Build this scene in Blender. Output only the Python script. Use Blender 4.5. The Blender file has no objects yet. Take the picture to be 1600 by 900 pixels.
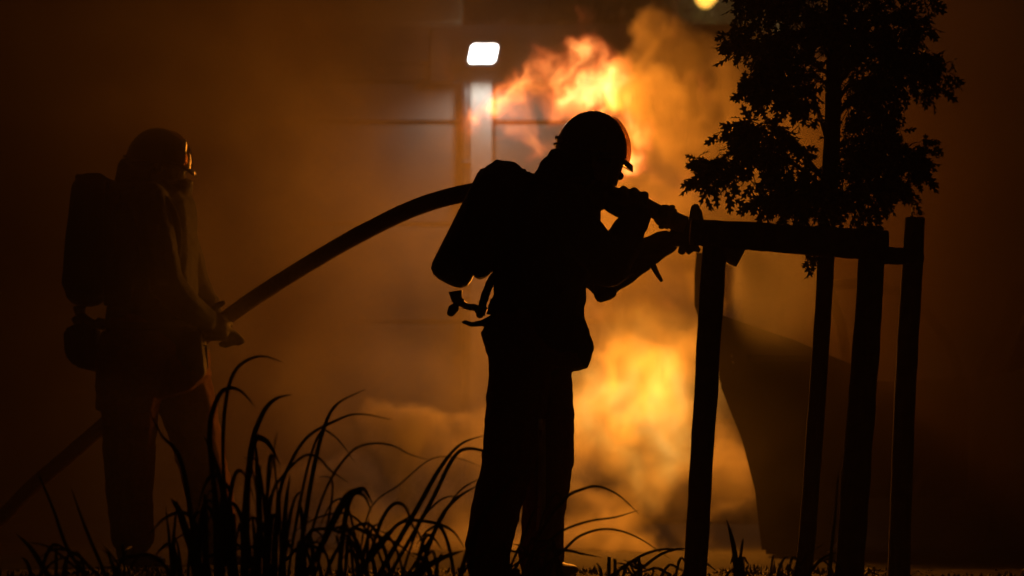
import bpy, bmesh, math, random
import numpy as np
from mathutils import Vector, Matrix, noise
from mathutils.bvhtree import BVHTree

random.seed(7)
C = bpy.context.scene.collection
SC = bpy.context.scene

# ------------------------------------------------------------------ camera, sky, sun, exposure
FPX, CAMH, HOR = 4400.0, 0.50, 700.0          # focal length in photo pixels, camera height, horizon row
cam_d = bpy.data.cameras.new('camera')
cam = bpy.data.objects.new('camera', cam_d); C.objects.link(cam)
cam.location = (0, 0, CAMH); cam.rotation_euler = (math.radians(90), 0, 0)
cam_d.sensor_width = 36; cam_d.lens = 36 * FPX / 1600
cam_d.shift_y = (HOR - 450) / 1600
cam_d.clip_start = 0.1; cam_d.clip_end = 2000
cam_d.dof.use_dof = True; cam_d.dof.focus_distance = 10.6; cam_d.dof.aperture_fstop = 2.4
SC.camera = cam

W = bpy.data.worlds.new('World'); SC.world = W; W.use_nodes = True
nt = W.node_tree
sky = nt.nodes.new('ShaderNodeTexSky'); sky.sky_type = 'NISHITA'; sky.sun_disc = False
sky.sun_elevation = math.radians(2); sky.sun_rotation = math.radians(150)
bgn = nt.nodes['Background']; nt.links.new(sky.outputs[0], bgn.inputs[0]); bgn.inputs[1].default_value = 0.0006
sun_d = bpy.data.lights.new('moon', 'SUN'); sun_d.energy = 0.002; sun_d.angle = math.radians(0.5); sun_d.color = (0.8, 0.88, 1)
sun = bpy.data.objects.new('moon', sun_d); C.objects.link(sun)
sun.rotation_euler = (math.radians(60), 0, math.radians(150)); sun.location = (0, 0, 30)

SC.view_settings.view_transform = 'Standard'; SC.view_settings.look = 'None'
SC.view_settings.exposure = 0.0; SC.view_settings.gamma = 1.0
SC.render.engine = 'CYCLES'
cy = SC.cycles
cy.use_denoising = True; cy.max_bounces = 5; cy.diffuse_bounces = 2; cy.glossy_bounces = 2
cy.transmission_bounces = 4; cy.transparent_max_bounces = 8; cy.volume_bounces = 0
cy.volume_step_rate = 3.2; cy.volume_max_steps = 160
cy.use_adaptive_sampling = True; cy.adaptive_threshold = 0.04; cy.adaptive_min_samples = 16
cy.sample_clamp_indirect = 2.0
cy.caustics_reflective = False; cy.caustics_refractive = False

def P(px, py, Y):
    """photo pixel at distance Y -> world point"""
    return Vector(((px - 800) / FPX * Y, Y, CAMH + (HOR - py) / FPX * Y))

# ------------------------------------------------------------------ materials
def mat(name, col, rough=0.7, metal=0.0, nscale=20, namp=0.35, bump=0.0, coat=0.0, spec=0.5, bscale=None, trans=0.0):
    m = bpy.data.materials.new(name); m.use_nodes = True
    n = m.node_tree; b = n.nodes['Principled BSDF']
    tc = n.nodes.new('ShaderNodeTexCoord')
    nz = n.nodes.new('ShaderNodeTexNoise'); nz.inputs['Scale'].default_value = nscale; nz.inputs['Detail'].default_value = 5
    n.links.new(tc.outputs['Object'], nz.inputs['Vector'])
    rp = n.nodes.new('ShaderNodeValToRGB')
    rp.color_ramp.elements[0].position = 0.3; rp.color_ramp.elements[1].position = 0.75
    rp.color_ramp.elements[0].color = (*[c * (1 - namp) for c in col], 1)
    rp.color_ramp.elements[1].color = (*[min(1, c * (1 + namp)) for c in col], 1)
    n.links.new(nz.outputs['Fac'], rp.inputs[0]); n.links.new(rp.outputs[0], b.inputs['Base Color'])
    b.inputs['Roughness'].default_value = rough; b.inputs['Metallic'].default_value = metal
    b.inputs['Coat Weight'].default_value = coat; b.inputs['Specular IOR Level'].default_value = spec
    b.inputs['Transmission Weight'].default_value = trans
    if bump:
        nb = n.nodes.new('ShaderNodeTexNoise'); nb.inputs['Scale'].default_value = bscale or nscale * 3; nb.inputs['Detail'].default_value = 6
        n.links.new(tc.outputs['Object'], nb.inputs['Vector'])
        bp = n.nodes.new('ShaderNodeBump'); bp.inputs['Strength'].default_value = bump; bp.inputs['Distance'].default_value = 0.02
        n.links.new(nb.outputs['Fac'], bp.inputs['Height']); n.links.new(bp.outputs[0], b.inputs['Normal'])
    return m

def bark_mat(name, col, sx=60, sz=3):
    m = mat(name, col, rough=0.9, spec=0.2)
    n = m.node_tree; b = n.nodes['Principled BSDF']
    tc = n.nodes.new('ShaderNodeTexCoord'); mp = n.nodes.new('ShaderNodeMapping'); mp.inputs['Scale'].default_value = (sx, sx, sz)
    nz = n.nodes.new('ShaderNodeTexNoise'); nz.inputs['Scale'].default_value = 1; nz.inputs['Detail'].default_value = 6
    n.links.new(tc.outputs['Object'], mp.inputs[0]); n.links.new(mp.outputs[0], nz.inputs['Vector'])
    bp = n.nodes.new('ShaderNodeBump'); bp.inputs['Strength'].default_value = 0.8; bp.inputs['Distance'].default_value = 0.01
    n.links.new(nz.outputs['Fac'], bp.inputs['Height']); n.links.new(bp.outputs[0], b.inputs['Normal'])
    return m

def emit_mat(name, col, strength):
    m = bpy.data.materials.new(name); m.use_nodes = True
    n = m.node_tree; n.nodes.remove(n.nodes['Principled BSDF'])
    e = n.nodes.new('ShaderNodeEmission'); e.inputs[0].default_value = (*col, 1); e.inputs[1].default_value = strength
    n.links.new(e.outputs[0], n.nodes['Material Output'].inputs[0])
    return m

M = dict(
    turnout=mat('turnout_jacket_fabric', (0.018, 0.02, 0.03), 0.85, nscale=60, bump=0.25, spec=0.2),
    trousers=mat('turnout_trouser_fabric', (0.10, 0.025, 0.012), 0.85, nscale=60, bump=0.25, spec=0.2),
    glove=mat('glove_leather', (0.02, 0.018, 0.016), 0.7, bump=0.2, spec=0.3),
    boot=mat('boot_leather', (0.012, 0.012, 0.012), 0.5),
    skin=mat('skin', (0.35, 0.2, 0.14), 0.6, namp=0.1),
    hood=mat('hood_knit', (0.03, 0.03, 0.03), 0.95, spec=0.1),
    helmet=mat('helmet_shell', (0.05, 0.045, 0.035), 0.12, metal=0.6, namp=0.1, coat=0.6),
    visor=mat('visor_glass', (0.6, 0.5, 0.35), 0.08, namp=0.05, trans=0.95),
    rubber=mat('rubber', (0.015, 0.015, 0.015), 0.6),
    bottle=mat('cylinder_paint', (0.03, 0.03, 0.025), 0.5, namp=0.2),
    cover=mat('cylinder_cover_fabric', (0.02, 0.02, 0.022), 0.9, bump=0.2, spec=0.2),
    metal=mat('dull_metal', (0.18, 0.17, 0.16), 0.4, metal=1.0),
    strap=mat('webbing', (0.02, 0.02, 0.02), 0.9),
    reflect=mat('reflective_tape', (0.35, 0.35, 0.32), 0.5, namp=0.15),
    hose=mat('hose_jacket', (0.10, 0.05, 0.03), 0.9, nscale=90, bump=0.3, spec=0.2),
    wood=bark_mat('stake_wood', (0.10, 0.07, 0.045)),
    bark=bark_mat('tree_bark', (0.07, 0.055, 0.04), 80, 8),
    leaf=mat('oak_leaf', (0.045, 0.07, 0.02), 0.65, nscale=4, spec=0.25),
    grass=mat('grass_blade', (0.05, 0.07, 0.025), 0.6, nscale=6, spec=0.3),
    soil=mat('soil', (0.06, 0.045, 0.03), 0.95, nscale=8, bump=0.6),
    asphalt=mat('asphalt', (0.035, 0.034, 0.033), 0.95, nscale=40, bump=0.3, spec=.15),
    panel=mat('wall_panel_paint', (0.085, 0.08, 0.074), 0.8, nscale=2.2, namp=0.16),
    fascia=mat('fascia_board', (0.035, 0.022, 0.017), 0.8, nscale=3),
    fascia_pale=mat('upper_cladding', (0.12, 0.1, 0.05), 0.8, nscale=3),
    dark=mat('dark_paint', (0.015, 0.015, 0.016), 0.6),
    white=mat('pale_column_paint', (0.2, 0.195, 0.18), 0.7, nscale=3, namp=0.1),
    car=mat('car_paint', (0.008, 0.008, 0.009), 0.6, nscale=5, spec=.2),
    carin=mat('car_interior', (0.015, 0.014, 0.013), 0.9),
    char=mat('charred_plastic', (0.006, 0.0055, 0.005), 0.95, spec=.08),
    glass=mat('car_glass', (0.7, 0.75, 0.75), 0.05, namp=0.02, trans=1.0),
    chrome=mat('handle_chrome', (0.6, 0.6, 0.58), 0.2, metal=1.0),
)

def tint_mat():
    m = bpy.data.materials.new('tinted_visor'); m.use_nodes = True; n = m.node_tree; n.nodes.remove(n.nodes['Principled BSDF'])
    t = n.nodes.new('ShaderNodeBsdfTransparent'); t.inputs[0].default_value = (.5, .35, .22, 1)
    g = n.nodes.new('ShaderNodeBsdfGlossy'); g.inputs['Roughness'].default_value = .08
    mx = n.nodes.new('ShaderNodeMixShader'); mx.inputs[0].default_value = .06; n.links.new(t.outputs[0], mx.inputs[1]); n.links.new(g.outputs[0], mx.inputs[2])
    n.links.new(mx.outputs[0], n.nodes['Material Output'].inputs[0]); return m
M['tint'] = tint_mat()

# ------------------------------------------------------------------ mesh helpers
def link(name, me, m=None, parent=None, smooth=True):
    o = bpy.data.objects.new(name, me); C.objects.link(o)
    if m is not None:
        me.materials.clear()
        for k in (m if isinstance(m, (list, tuple)) else [m]): me.materials.append(k)
    if smooth:
        me.shade_smooth()
    if parent: o.parent = parent
    return o

def obj(name, bm, m, parent=None, smooth=True):
    me = bpy.data.meshes.new(name)
    bmesh.ops.recalc_face_normals(bm, faces=bm.faces)
    bm.to_mesh(me); bm.free()
    o = link(name, me, m, parent, smooth)
    if parent is not None:      # vertices are in world space: shift into the parent's frame
        off = Vector((0, 0, 0)); q = parent
        while q is not None: off += q.location; q = q.parent
        me.transform(Matrix.Translation(-off))
    return o

def tag(o, label=None, cat=None, group=None, kind=None):
    if label: o['label'] = label
    if cat: o['category'] = cat
    if group: o['group'] = group
    if kind: o['kind'] = kind
    return o

def empty(name, loc, label, cat, group=None):
    o = bpy.data.objects.new(name, None); C.objects.link(o); o.location = loc
    o.empty_display_size = 0.2
    return tag(o, label, cat, group)

def catmull(pts, n=8):
    pts = [Vector(p) for p in pts]
    out = []
    q = [pts[0] * 2 - pts[1]] + pts + [pts[-1] * 2 - pts[-2]]
    for i in range(1, len(q) - 2):
        for k in range(n):
            t = k / n
            a, b, c, d = q[i - 1], q[i], q[i + 1], q[i + 2]
            out.append(0.5 * ((2 * b) + (c - a) * t + (2 * a - 5 * b + 4 * c - d) * t * t + (3 * b - a - 3 * c + d) * t ** 3))
    out.append(pts[-1])
    return out

def tube(bm, pts, radii, seg=12, rough=0.0, rs=5.0, flat=None, cap=True):
    """swept tube with a radius per point, optional rough surface"""
    pts = [Vector(p) for p in pts]
    if isinstance(radii, (int, float)): radii = [radii] * len(pts)
    up = Vector((0, -1, 0)); rings = []
    for i, p in enumerate(pts):
        t = (pts[min(i + 1, len(pts) - 1)] - pts[max(i - 1, 0)]).normalized()
        u = up - t * up.dot(t)
        if u.length < 1e-3: u = Vector((1, 0, 0)) - t * t.x
        u.normalize(); v = t.cross(u); up = u
        ring = []
        for k in range(seg):
            a = 2 * math.pi * k / seg
            d = u * math.cos(a) * (flat or 1) + v * math.sin(a)
            r = radii[i]
            if rough:
                r *= 1 + rough * noise.noise((p + d * r * 2) * rs) + rough * .5 * noise.noise((p + d * r) * rs * 4)
            ring.append(bm.verts.new(p + d * r))
        rings.append(ring)
    for a, b in zip(rings, rings[1:]):
        for k in range(seg):
            bm.faces.new((a[k], a[(k + 1) % seg], b[(k + 1) % seg], b[k]))
    if cap:
        bm.faces.new(rings[0][::-1]); bm.faces.new(rings[-1])
    return rings

def box(bm, lo, hi, mtx=None, bev=0.0):
    vs = [bm.verts.new((x, y, z)) for x in (lo[0], hi[0]) for y in (lo[1], hi[1]) for z in (lo[2], hi[2])]
    if mtx is not None:
        for v in vs: v.co = mtx @ v.co
    f = [(0, 1, 3, 2), (4, 6, 7, 5), (0, 4, 5, 1), (2, 3, 7, 6), (0, 2, 6, 4), (1, 5, 7, 3)]
    fs = [bm.faces.new([vs[i] for i in q]) for q in f]
    if bev:
        es = {e for q in fs for e in q.edges}
        bmesh.ops.bevel(bm, geom=list(es), offset=bev, segments=2, affect='EDGES', profile=0.5)
    return vs

def prism(bm, poly, fn0, fn1):
    """closed prism between two mappings of a 2D polygon"""
    a = [bm.verts.new(fn0(*p)) for p in poly]; b = [bm.verts.new(fn1(*p)) for p in poly]
    bm.faces.new(a); bm.faces.new(b[::-1])
    n = len(poly)
    for i in range(n):
        bm.faces.new((a[i], b[i], b[(i + 1) % n], a[(i + 1) % n]))
    return a, b

SPH = []
for i in range(1, 6):
    th = math.pi * i / 6
    for k in range(10):
        ph = 2 * math.pi * k / 10
        SPH.append(Vector((math.sin(th) * math.cos(ph), math.sin(th) * math.sin(ph), math.cos(th))))
SPH += [Vector((0, 0, 1)), Vector((0, 0, -1))]

def hull(bm, blobs):
    """convex hull of ellipsoids [(centre, (rx, ry, rz))]"""
    vs = [bm.verts.new(Vector(c) + Vector((s.x * r[0], s.y * r[1], s.z * r[2]))) for c, r in blobs for s in SPH]
    res = bmesh.ops.convex_hull(bm, input=vs)
    bad = [g for g in res['geom_interior'] if isinstance(g, bmesh.types.BMVert)]
    bmesh.ops.delete(bm, geom=bad, context='VERTS')

def R3(r):
    return (r, r, r) if isinstance(r, (int, float)) else r

def remeshed(bm, voxel, smooth_it=4):
    """voxel-remesh a pile of overlapping solids into one continuous surface"""
    me = bpy.data.meshes.new('tmp'); bm.to_mesh(me); bm.free()
    o = bpy.data.objects.new('tmp', me); C.objects.link(o)
    r = o.modifiers.new('r', 'REMESH'); r.mode = 'VOXEL'; r.voxel_size = voxel
    s = o.modifiers.new('s', 'SMOOTH'); s.iterations = smooth_it; s.factor = 0.5
    dg = bpy.context.evaluated_depsgraph_get()
    out = bpy.data.meshes.new_from_object(o.evaluated_get(dg))
    bpy.data.objects.remove(o); bpy.data.meshes.remove(me)
    return out

# ------------------------------------------------------------------ ground and road
bm = bmesh.new()
box(bm, (-400, -20, -0.4), (400, 11.6, 0.0))
bmesh.ops.subdivide_edges(bm, edges=bm.edges, cuts=1)
g = tag(obj('planting_bed', bm, M['soil'], smooth=False), 'dark soil of the planting bed along the street', 'ground', kind='structure')
bm = bmesh.new()
box(bm, (-400, 11.6, -0.4), (400, 600, -0.012))
tag(obj('road', bm, M['asphalt'], smooth=False), 'dark asphalt road behind the planting bed', 'road', kind='structure')

# ------------------------------------------------------------------ building with panel wall
WY = 19.0
b_root = empty('building', (P(500, 700, WY).x, WY, 0), 'low building clad in pale horizontal panels behind the smoke', 'building')
rows = [815, 661, 505, 352, 192, 126]
cols = [-820, -300, 215, 728]
cols2 = [770, 1160]
for r in range(len(rows) - 1):
    for cs in (cols, cols2):
        for c in range(len(cs) - 1):
            lo = P(cs[c], rows[r], WY); hi = P(cs[c + 1], rows[r + 1], WY)
            if r == 0: lo.z = 0
            bm = bmesh.new()
            jit = random.uniform(-.004, .004)
            box(bm, (lo.x + .004, WY + jit, lo.z + .014), (hi.x - .004, WY + .06, hi.z - .014), bev=.008)
            obj('wall_panel', bm, M['panel'], b_root, smooth=False)
bm = bmesh.new(); a = P(-830, 815, WY); b = P(1950, 40, WY)
box(bm, (a.x, WY + .07, -.01), (P(1162, 0, WY).x, WY + 6, b.z - .02)); obj('wall_core', bm, M['dark'], b_root, smooth=False)
# fascia over the wall: a deep dark canopy at the right, a shallower board on the left, sloping cladding above
bm = bmesh.new(); a = P(672, 128, WY - .1); b = P(1175, 38, WY - .1)
box(bm, (a.x, WY - .11, a.z), (b.x, WY + .06, b.z), bev=.01); obj('canopy', bm, M['fascia'], b_root, smooth=False)
bm = bmesh.new(); a = P(-830, 98, WY - .12); b = P(668, 42, WY - .12)
box(bm, (a.x, WY - .12, a.z), (b.x, WY + .06, b.z), bev=.01); obj('fascia_board', bm, M['fascia'], b_root, smooth=False)
bm = bmesh.new(); a = P(-830, 126, WY - .05); b = P(668, 100, WY - .05)
box(bm, (a.x, WY - .05, a.z), (b.x, WY + .06, b.z), bev=.005); obj('soffit_trim', bm, M['dark'], b_root, smooth=False)
bm = bmesh.new(); a = P(-830, 36, WY - .3); b = P(722, -60, WY - .3)
box(bm, (a.x, WY - .3, a.z), (b.x, WY + .5, b.z), bev=.02); obj('upper_cladding', bm, M['fascia_pale'], b_root, smooth=False)
bm = bmesh.new(); a = P(735, 700, WY - .1); b = P(769, 112, WY - .1)
box(bm, (a.x, WY - .1, 0), (b.x, WY + .05, P(0, 130, WY).z), bev=.006); obj('column', bm, M['white'], b_root, smooth=False)
bm = bmesh.new(); x = P(728, 0, WY - .09).x
tube(bm, [(x, WY - .09, z) for z in np.linspace(0, P(0, 131, WY).z, 30)], .03, 10, rough=.1)
for z in (.6, 1.5, 2.4):
    box(bm, (x - .035, WY - .125, z), (x + .035, WY + .01, z + .03))
obj('downpipe', bm, M['dark'], b_root)

# floodlight on the canopy
fl = P(755, 84, WY - .3)
f_root = empty('floodlight', fl, 'lit white floodlight fixed to the dark canopy of the building', 'floodlight')
def rrect(w, h, r, shear, n=6):
    pts = []
    for cx, cz, a0 in ((w - r, h - r, 0), (-w + r, h - r, 90), (-w + r, -h + r, 180), (w - r, -h + r, 270)):
        for k in range(n + 1):
            a = math.radians(a0 + 90 * k / n)
            x, z = cx + r * math.cos(a), cz + r * math.sin(a)
            pts.append((x + shear * z, z))
    return pts
bm = bmesh.new(); prism(bm, rrect(.088, .062, .025, .2), lambda x, z: (fl.x + x, fl.y, fl.z + z), lambda x, z: (fl.x + x, fl.y - .004, fl.z + z))
obj('lens', bm, emit_mat('floodlight_glow', (1, .97, .9), 30), f_root, smooth=False)
bm = bmesh.new(); prism(bm, rrect(.105, .078, .03, .2), lambda x, z: (fl.x + x, fl.y + .055, fl.z + z), lambda x, z: (fl.x + x, fl.y + .002, fl.z + z))
obj('housing', bm, M['dark'], f_root, smooth=False)
bm = bmesh.new(); tube(bm, [(fl.x - .12, fl.y + .03, fl.z - .02), (fl.x - .13, fl.y + .08, fl.z - .1), (fl.x, fl.y + .145, fl.z - .1), (fl.x + .1, fl.y + .08, fl.z - .1), (fl.x + .09, fl.y + .03, fl.z - .02)], .01, 8)
obj('bracket', bm, M['dark'], f_root)
gl = bpy.data.lights.new('floodlight_glow', 'POINT'); gl.energy = 4; gl.color = (.9, .95, 1); gl.shadow_soft_size = .05
glo = bpy.data.objects.new('floodlight_glow', gl); C.objects.link(glo); glo.parent = f_root; glo.location = (0, -.12, 0)
ld = bpy.data.lights.new('floodlight_beam', 'SPOT'); ld.energy = 24; ld.color = (1, .95, .85); ld.shadow_soft_size = .05; ld.spot_size = math.radians(160); ld.spot_blend = .5
lo_ = bpy.data.objects.new('floodlight_beam', ld); C.objects.link(lo_); lo_.parent = f_root
lo_.location = (0, -.03, -.1)

# far street lamp and trees behind the building
ly = 34.0
lp = P(1102, 2, ly)
l_root = empty('street_lamp', (lp.x + .9, ly, 0), 'tall street lamp glowing yellow beyond the building', 'street lamp')
bm = bmesh.new(); tube(bm, catmull([(lp.x + .9, ly, 0), (lp.x + .9, ly, lp.z - .6), (lp.x + .8, ly, lp.z + .1), (lp.x + .1, ly, lp.z + .28)], 8), .05, 10); obj('pole', bm, M['dark'], l_root)
bm = bmesh.new(); hull(bm, [((lp.x - .05, ly, lp.z + .26), (.25, .14, .07))]); obj('lamp_housing', bm, M['dark'], l_root)
bm = bmesh.new(); hull(bm, [((lp.x, ly, lp.z + .06), (.12, .1, .14)), ((lp.x + .1, ly, lp.z + .14), (.1, .08, .1))]); obj('lamp_globe', bm, emit_mat('lamp_glow', (1, .5, .06), 2.6), l_root)
ld = bpy.data.lights.new('street_lamp_light', 'POINT'); ld.energy = 40; ld.color = (1, .75, .3); ld.shadow_soft_size = .12
lo_ = bpy.data.objects.new('street_lamp_light', ld); C.objects.link(lo_); lo_.parent = l_root; lo_.location = (-.9, -.3, lp.z - .05)

def leaf_cloud(bm, blobs, count, size, seed):
    rnd = random.Random(seed)
    for _ in range(count):
        c, r = rnd.choice(blobs)
        d = Vector((rnd.gauss(0, 1), rnd.gauss(0, 1), rnd.gauss(0, 1))).normalized() * rnd.random() ** .4
        p = Vector(c) + Vector((d.x * r[0], d.y * r[1], d.z * r[2]))
        a = Vector((rnd.gauss(0, 1), rnd.gauss(0, 1), rnd.gauss(0, 1))).normalized()
        b = a.orthogonal().normalized(); s = size * rnd.uniform(.6, 1.3)
        bm.faces.new([bm.verts.new(p + q) for q in (a * s, b * s * .45, -a * s, -b * s * .45)])
for i, (px, Y, h, w, lab) in enumerate(((830, 31, 6.4, 1.7, 'leafy tree over the canopy, caught green by the street lamp'),
                                        (1010, 37, 7.6, 2.2, 'large dark tree behind the street lamp'))):
    x = P(px, 0, Y).x
    t = empty('background_tree', (x, Y, 0), lab, 'tree', 'trees beyond the building')
    bm = bmesh.new(); tube(bm, [(x, Y, 0), (x + .1, Y, h * .4), (x, Y, h * .8)], [.16, .12, .05], 10, rough=.1)
    for k in range(7):
        a = k * 2.4; z = h * (.45 + .05 * k)
        tube(bm, [(x, Y, z), (x + math.cos(a) * w * .4, Y + math.sin(a) * w * .4, z + .3), (x + math.cos(a) * w * .8, Y + math.sin(a) * w * .8, z + .8)], [.05, .035, .012], 6)
    obj('trunk', bm, M['bark'], t)
    rnd = random.Random(i); blobs = [((x + rnd.uniform(-w, w) * .7, Y + rnd.uniform(-w, w) * .7, h * rnd.uniform(.62, .95)), (rnd.uniform(.5, .9),) * 3) for _ in range(16)]
    bm = bmesh.new(); leaf_cloud(bm, blobs, 5000, .1, i); obj('crown', bm, M['leaf'], t, smooth=False)

# ------------------------------------------------------------------ figures
def nearest_tag(me, segs):
    """per-face material index from the nearest body segment"""
    n = len(me.polygons); cen = np.empty(n * 3); me.polygons.foreach_get('center', cen); cen = cen.reshape(-1, 3)
    best = np.full(n, 1e9); idx = np.zeros(n, int)
    for a, ra, b, rb, mi in segs:
        a = np.array(a); b = np.array(b); ab = b - a; L = max(ab @ ab, 1e-9)
        t = np.clip(((cen - a) @ ab) / L, 0, 1)
        d = np.linalg.norm(cen - (a + t[:, None] * ab), axis=1) - (ra * (1 - t) + rb * t)
        k = d < best; best[k] = d[k]; idx[k] = mi
    me.polygons.foreach_set('material_index', idx.astype(np.int32))

def wrinkle(me, amp, only):
    n = len(me.vertices); co = [v.co.copy() for v in me.vertices]; no = [v.normal.copy() for v in me.vertices]
    mi = {}
    for p in me.polygons:
        for v in p.vertices: mi[v] = p.material_index
    for i, v in enumerate(me.vertices):
        if mi.get(i, 0) in only:
            c = co[i]
            w = noise.noise(Vector((c.x * 9, c.y * 9, c.z * 16))) + .5 * noise.noise(c * 34) 
            r = 1 - abs(noise.noise(Vector((c.x * 7 + 3, c.y * 7, c.z * 12)))) * 2
            v.co = c + no[i] * (w * amp + r * amp * .6)

class Figure:
    """collects body segments in photo pixels at a distance, grown into one surface"""
    def __init__(self, Y): self.Y = Y; self.bm = bmesh.new(); self.segs = []
    def p(self, x, y, dy=0): v = P(x, y, self.Y); v.y += dy; return v
    def seg(self, a, ra, b, rb, mi=0):
        a = self.p(*a); b = self.p(*b); ra = R3(ra); rb = R3(rb)
        hull(self.bm, [(a, ra), (b, rb)])
        self.segs.append((a, min(ra), b, min(rb), mi))
    def chain(self, pts, rs, mi=0):
        for i in range(len(pts) - 1): self.seg(pts[i], rs[i], pts[i + 1], rs[i + 1], mi)
    def poly(self, pts, d0, d1, mi=0):
        prism(self.bm, pts, lambda x, y: self.p(x, y, d0), lambda x, y: self.p(x, y, d1))
        cx = sum(q[0] for q in pts) / len(pts); cy_ = sum(q[1] for q in pts) / len(pts)
        self.segs.append((self.p(cx, cy_, d0), .03, self.p(cx, cy_, d1), .03, mi))
    def grow(self, parent, wamp=.005):
        me = remeshed(self.bm, .0075, 5); nearest_tag(me, self.segs); wrinkle(me, wamp, (0, 1))
        me.transform(Matrix.Translation(-parent.location))
        mi = np.empty(len(me.polygons), np.int32); me.polygons.foreach_get('material_index', mi)
        o = link('body', me, None, parent)
        for k in ('turnout', 'trousers', 'glove', 'boot', 'skin', 'hood'): me.materials.append(M[k])
        me.polygons.foreach_set('material_index', mi)
        return o

def head(f, cx, cy, s, tilt=0):
    """head with nose, mouth, chin and ears, facing right; s = pixels per metre"""
    m = lambda x, z, dy=0: (cx + (x * math.cos(tilt) - z * math.sin(tilt)) * s, cy - (x * math.sin(tilt) + z * math.cos(tilt)) * s, dy)
    f.seg(m(0, .03), (.095, .076, .10), m(-.01, .05), (.09, .074, .085), 5)
    f.seg(m(.03, -.03), (.065, .062, .06), m(.045, -.085), (.045, .045, .03), 4)        # jaw
    f.seg(m(.085, .005), (.016, .014, .012), m(.108, -.03), (.015, .016, .012), 4)      # nose
    f.seg(m(.088, -.055, -.012), .012, m(.088, -.055, .012), .012, 4)                   # lips
    for d in (-1, 1):
        f.seg(m(.082, .022, d * .032), .012, m(.084, .02, d * .034), .012, 4)           # eyes
        f.seg(m(-.005, .01, d * .077), (.02, .012, .03), m(-.01, -.01, d * .078), (.015, .01, .02), 5)  # ears
    f.seg(m(-.02, -.03), .065, m(-.05, -.13), .07, 5)                                   # neck
    return m

def helmet(parent, f, cx, cy, s, tilt, label=None):
    c = f.p(cx, cy); Rm = Matrix.Translation(c) @ Matrix.Rotation(tilt, 4, 'Y')
    # shell: full dome down to a slanted rim
    bm = bmesh.new(); nu, nv = 28, 14; rings = []
    for j in range(nv + 1):
        ring = []
        for i in range(nu):
            a = 2 * math.pi * i / nu
            ca, sa = math.cos(a), math.sin(a)
            low = -.055 - .05 * max(0, -ca) + .05 * max(0, ca)           # rim drops at the back, rises over the face
            th = j / nv * (math.pi / 2 + math.asin(max(-.99, min(.99, -low / .155))))
            rx = .139 if ca > 0 else .142
            st, ct = math.sin(th), math.cos(th)
            ring.append(bm.verts.new(Rm @ Vector((rx * ca * st, .122 * sa * st, .158 * ct))))
            if j == 0: break
        rings.append(ring)
    for i in range(nu): bm.faces.new((rings[0][0], rings[1][i], rings[1][(i + 1) % nu]))
    for a, b in zip(rings[1:], rings[2:]):
        for i in range(nu): bm.faces.new((a[i], b[i], b[(i + 1) % nu], a[(i + 1) % nu]))
    sh = obj('helmet', bm, M['helmet'], parent)
    md = sh.modifiers.new('thick', 'SOLIDIFY'); md.thickness = .006
    # raised edge trim, peak, side disc, rear lamp clip, face shield
    bm = bmesh.new(); tube(bm, [Rm @ Vector((.147 * math.cos(a), .123 * math.sin(a), -.004 - .003 * math.cos(a))) for a in np.linspace(math.radians(50), math.radians(310), 30)], .004, 6)
    obj('trim', bm, M['rubber'], sh)
    bm = bmesh.new()
    prism(bm, [(.10, -.1), (.14, -.07), (.165, -.035), (.176, 0), (.165, .035), (.14, .07), (.10, .1)],
          lambda x, y: Rm @ Vector((x, y, -.016 - (x - .105) * .5)), lambda x, y: Rm @ Vector((x - .004, y * .98, -.004 - (x - .105) * .3)))
    obj('peak', bm, M['helmet'], sh)
    for d in (-1, 1):
        bm = bmesh.new(); hull(bm, [(Rm @ Vector((.015, d * .118, -.03)), (.022, .012, .022))]); obj('visor_pivot', bm, M['rubber'], sh)
    bm = bmesh.new(); hull(bm, [(Rm @ Vector((-.142, -.03, .025)), (.008, .012, .006)), (Rm @ Vector((-.142, .03, .025)), (.008, .012, .006))]); obj('rear_clip', bm, M['metal'], sh)
    bm = bmesh.new(); hull(bm, [(Rm @ Vector((-.1, -.09, .005)), (.006, .006, .004))]); hull(bm, [(Rm @ Vector((-.082, -.098, .004)), (.005, .006, .005))]); obj('rivet', bm, M['chrome'], sh)
    bm = bmesh.new(); va, vb = [], []
    for k in range(13):
        a = math.radians(-62 + 124 * k / 12)
        va.append(bm.verts.new(Rm @ Vector((.01 + .125 * math.cos(a), .118 * math.sin(a), -.02))))
        vb.append(bm.verts.new(Rm @ Vector((.012 + .112 * math.cos(a), .105 * math.sin(a), -.115))))
    for k in range(12): bm.faces.new((va[k], va[k + 1], vb[k + 1], vb[k]))
    obj('visor', bm, M['visor'], sh)
    bm = bmesh.new(); rows = []
    for j in range(9):                                  # tinted outer visor pushed up over the brow
        th = math.radians(30 + 66 * j / 8); row = []
        for k in range(15):
            a = math.radians(-70 + 140 * k / 14)
            row.append(bm.verts.new(Rm @ Vector((.156 * math.cos(a) * math.sin(th), .131 * math.sin(a) * math.sin(th), .165 * math.cos(th)))))
        rows.append(row)
    for a, b in zip(rows, rows[1:]):
        for k in range(14): bm.faces.new((a[k], a[k + 1], b[k + 1], b[k]))
    obj('outer_visor', bm, M['tint'], sh)
    return sh

def glove_hand(f, palm, knuckles, tips, r=.013, thumb=None, mi=2):
    """palm point, then four finger chains of pixel points and a thumb chain"""
    for k, tp in zip(knuckles, tips):
        f.seg(palm, .03, k, .017, mi)
        f.chain([k] + tp, [.0165] + [r] * len(tp), mi)
    if thumb: f.chain(thumb, [.022, .016, .0135], mi)

FS = ('person', 'firefighters on the hose line')
def person(root_px, Y, label):
    r = P(root_px, 0, Y); return empty('person', (r.x, Y, 0), label, 'person', FS[1])

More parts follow.
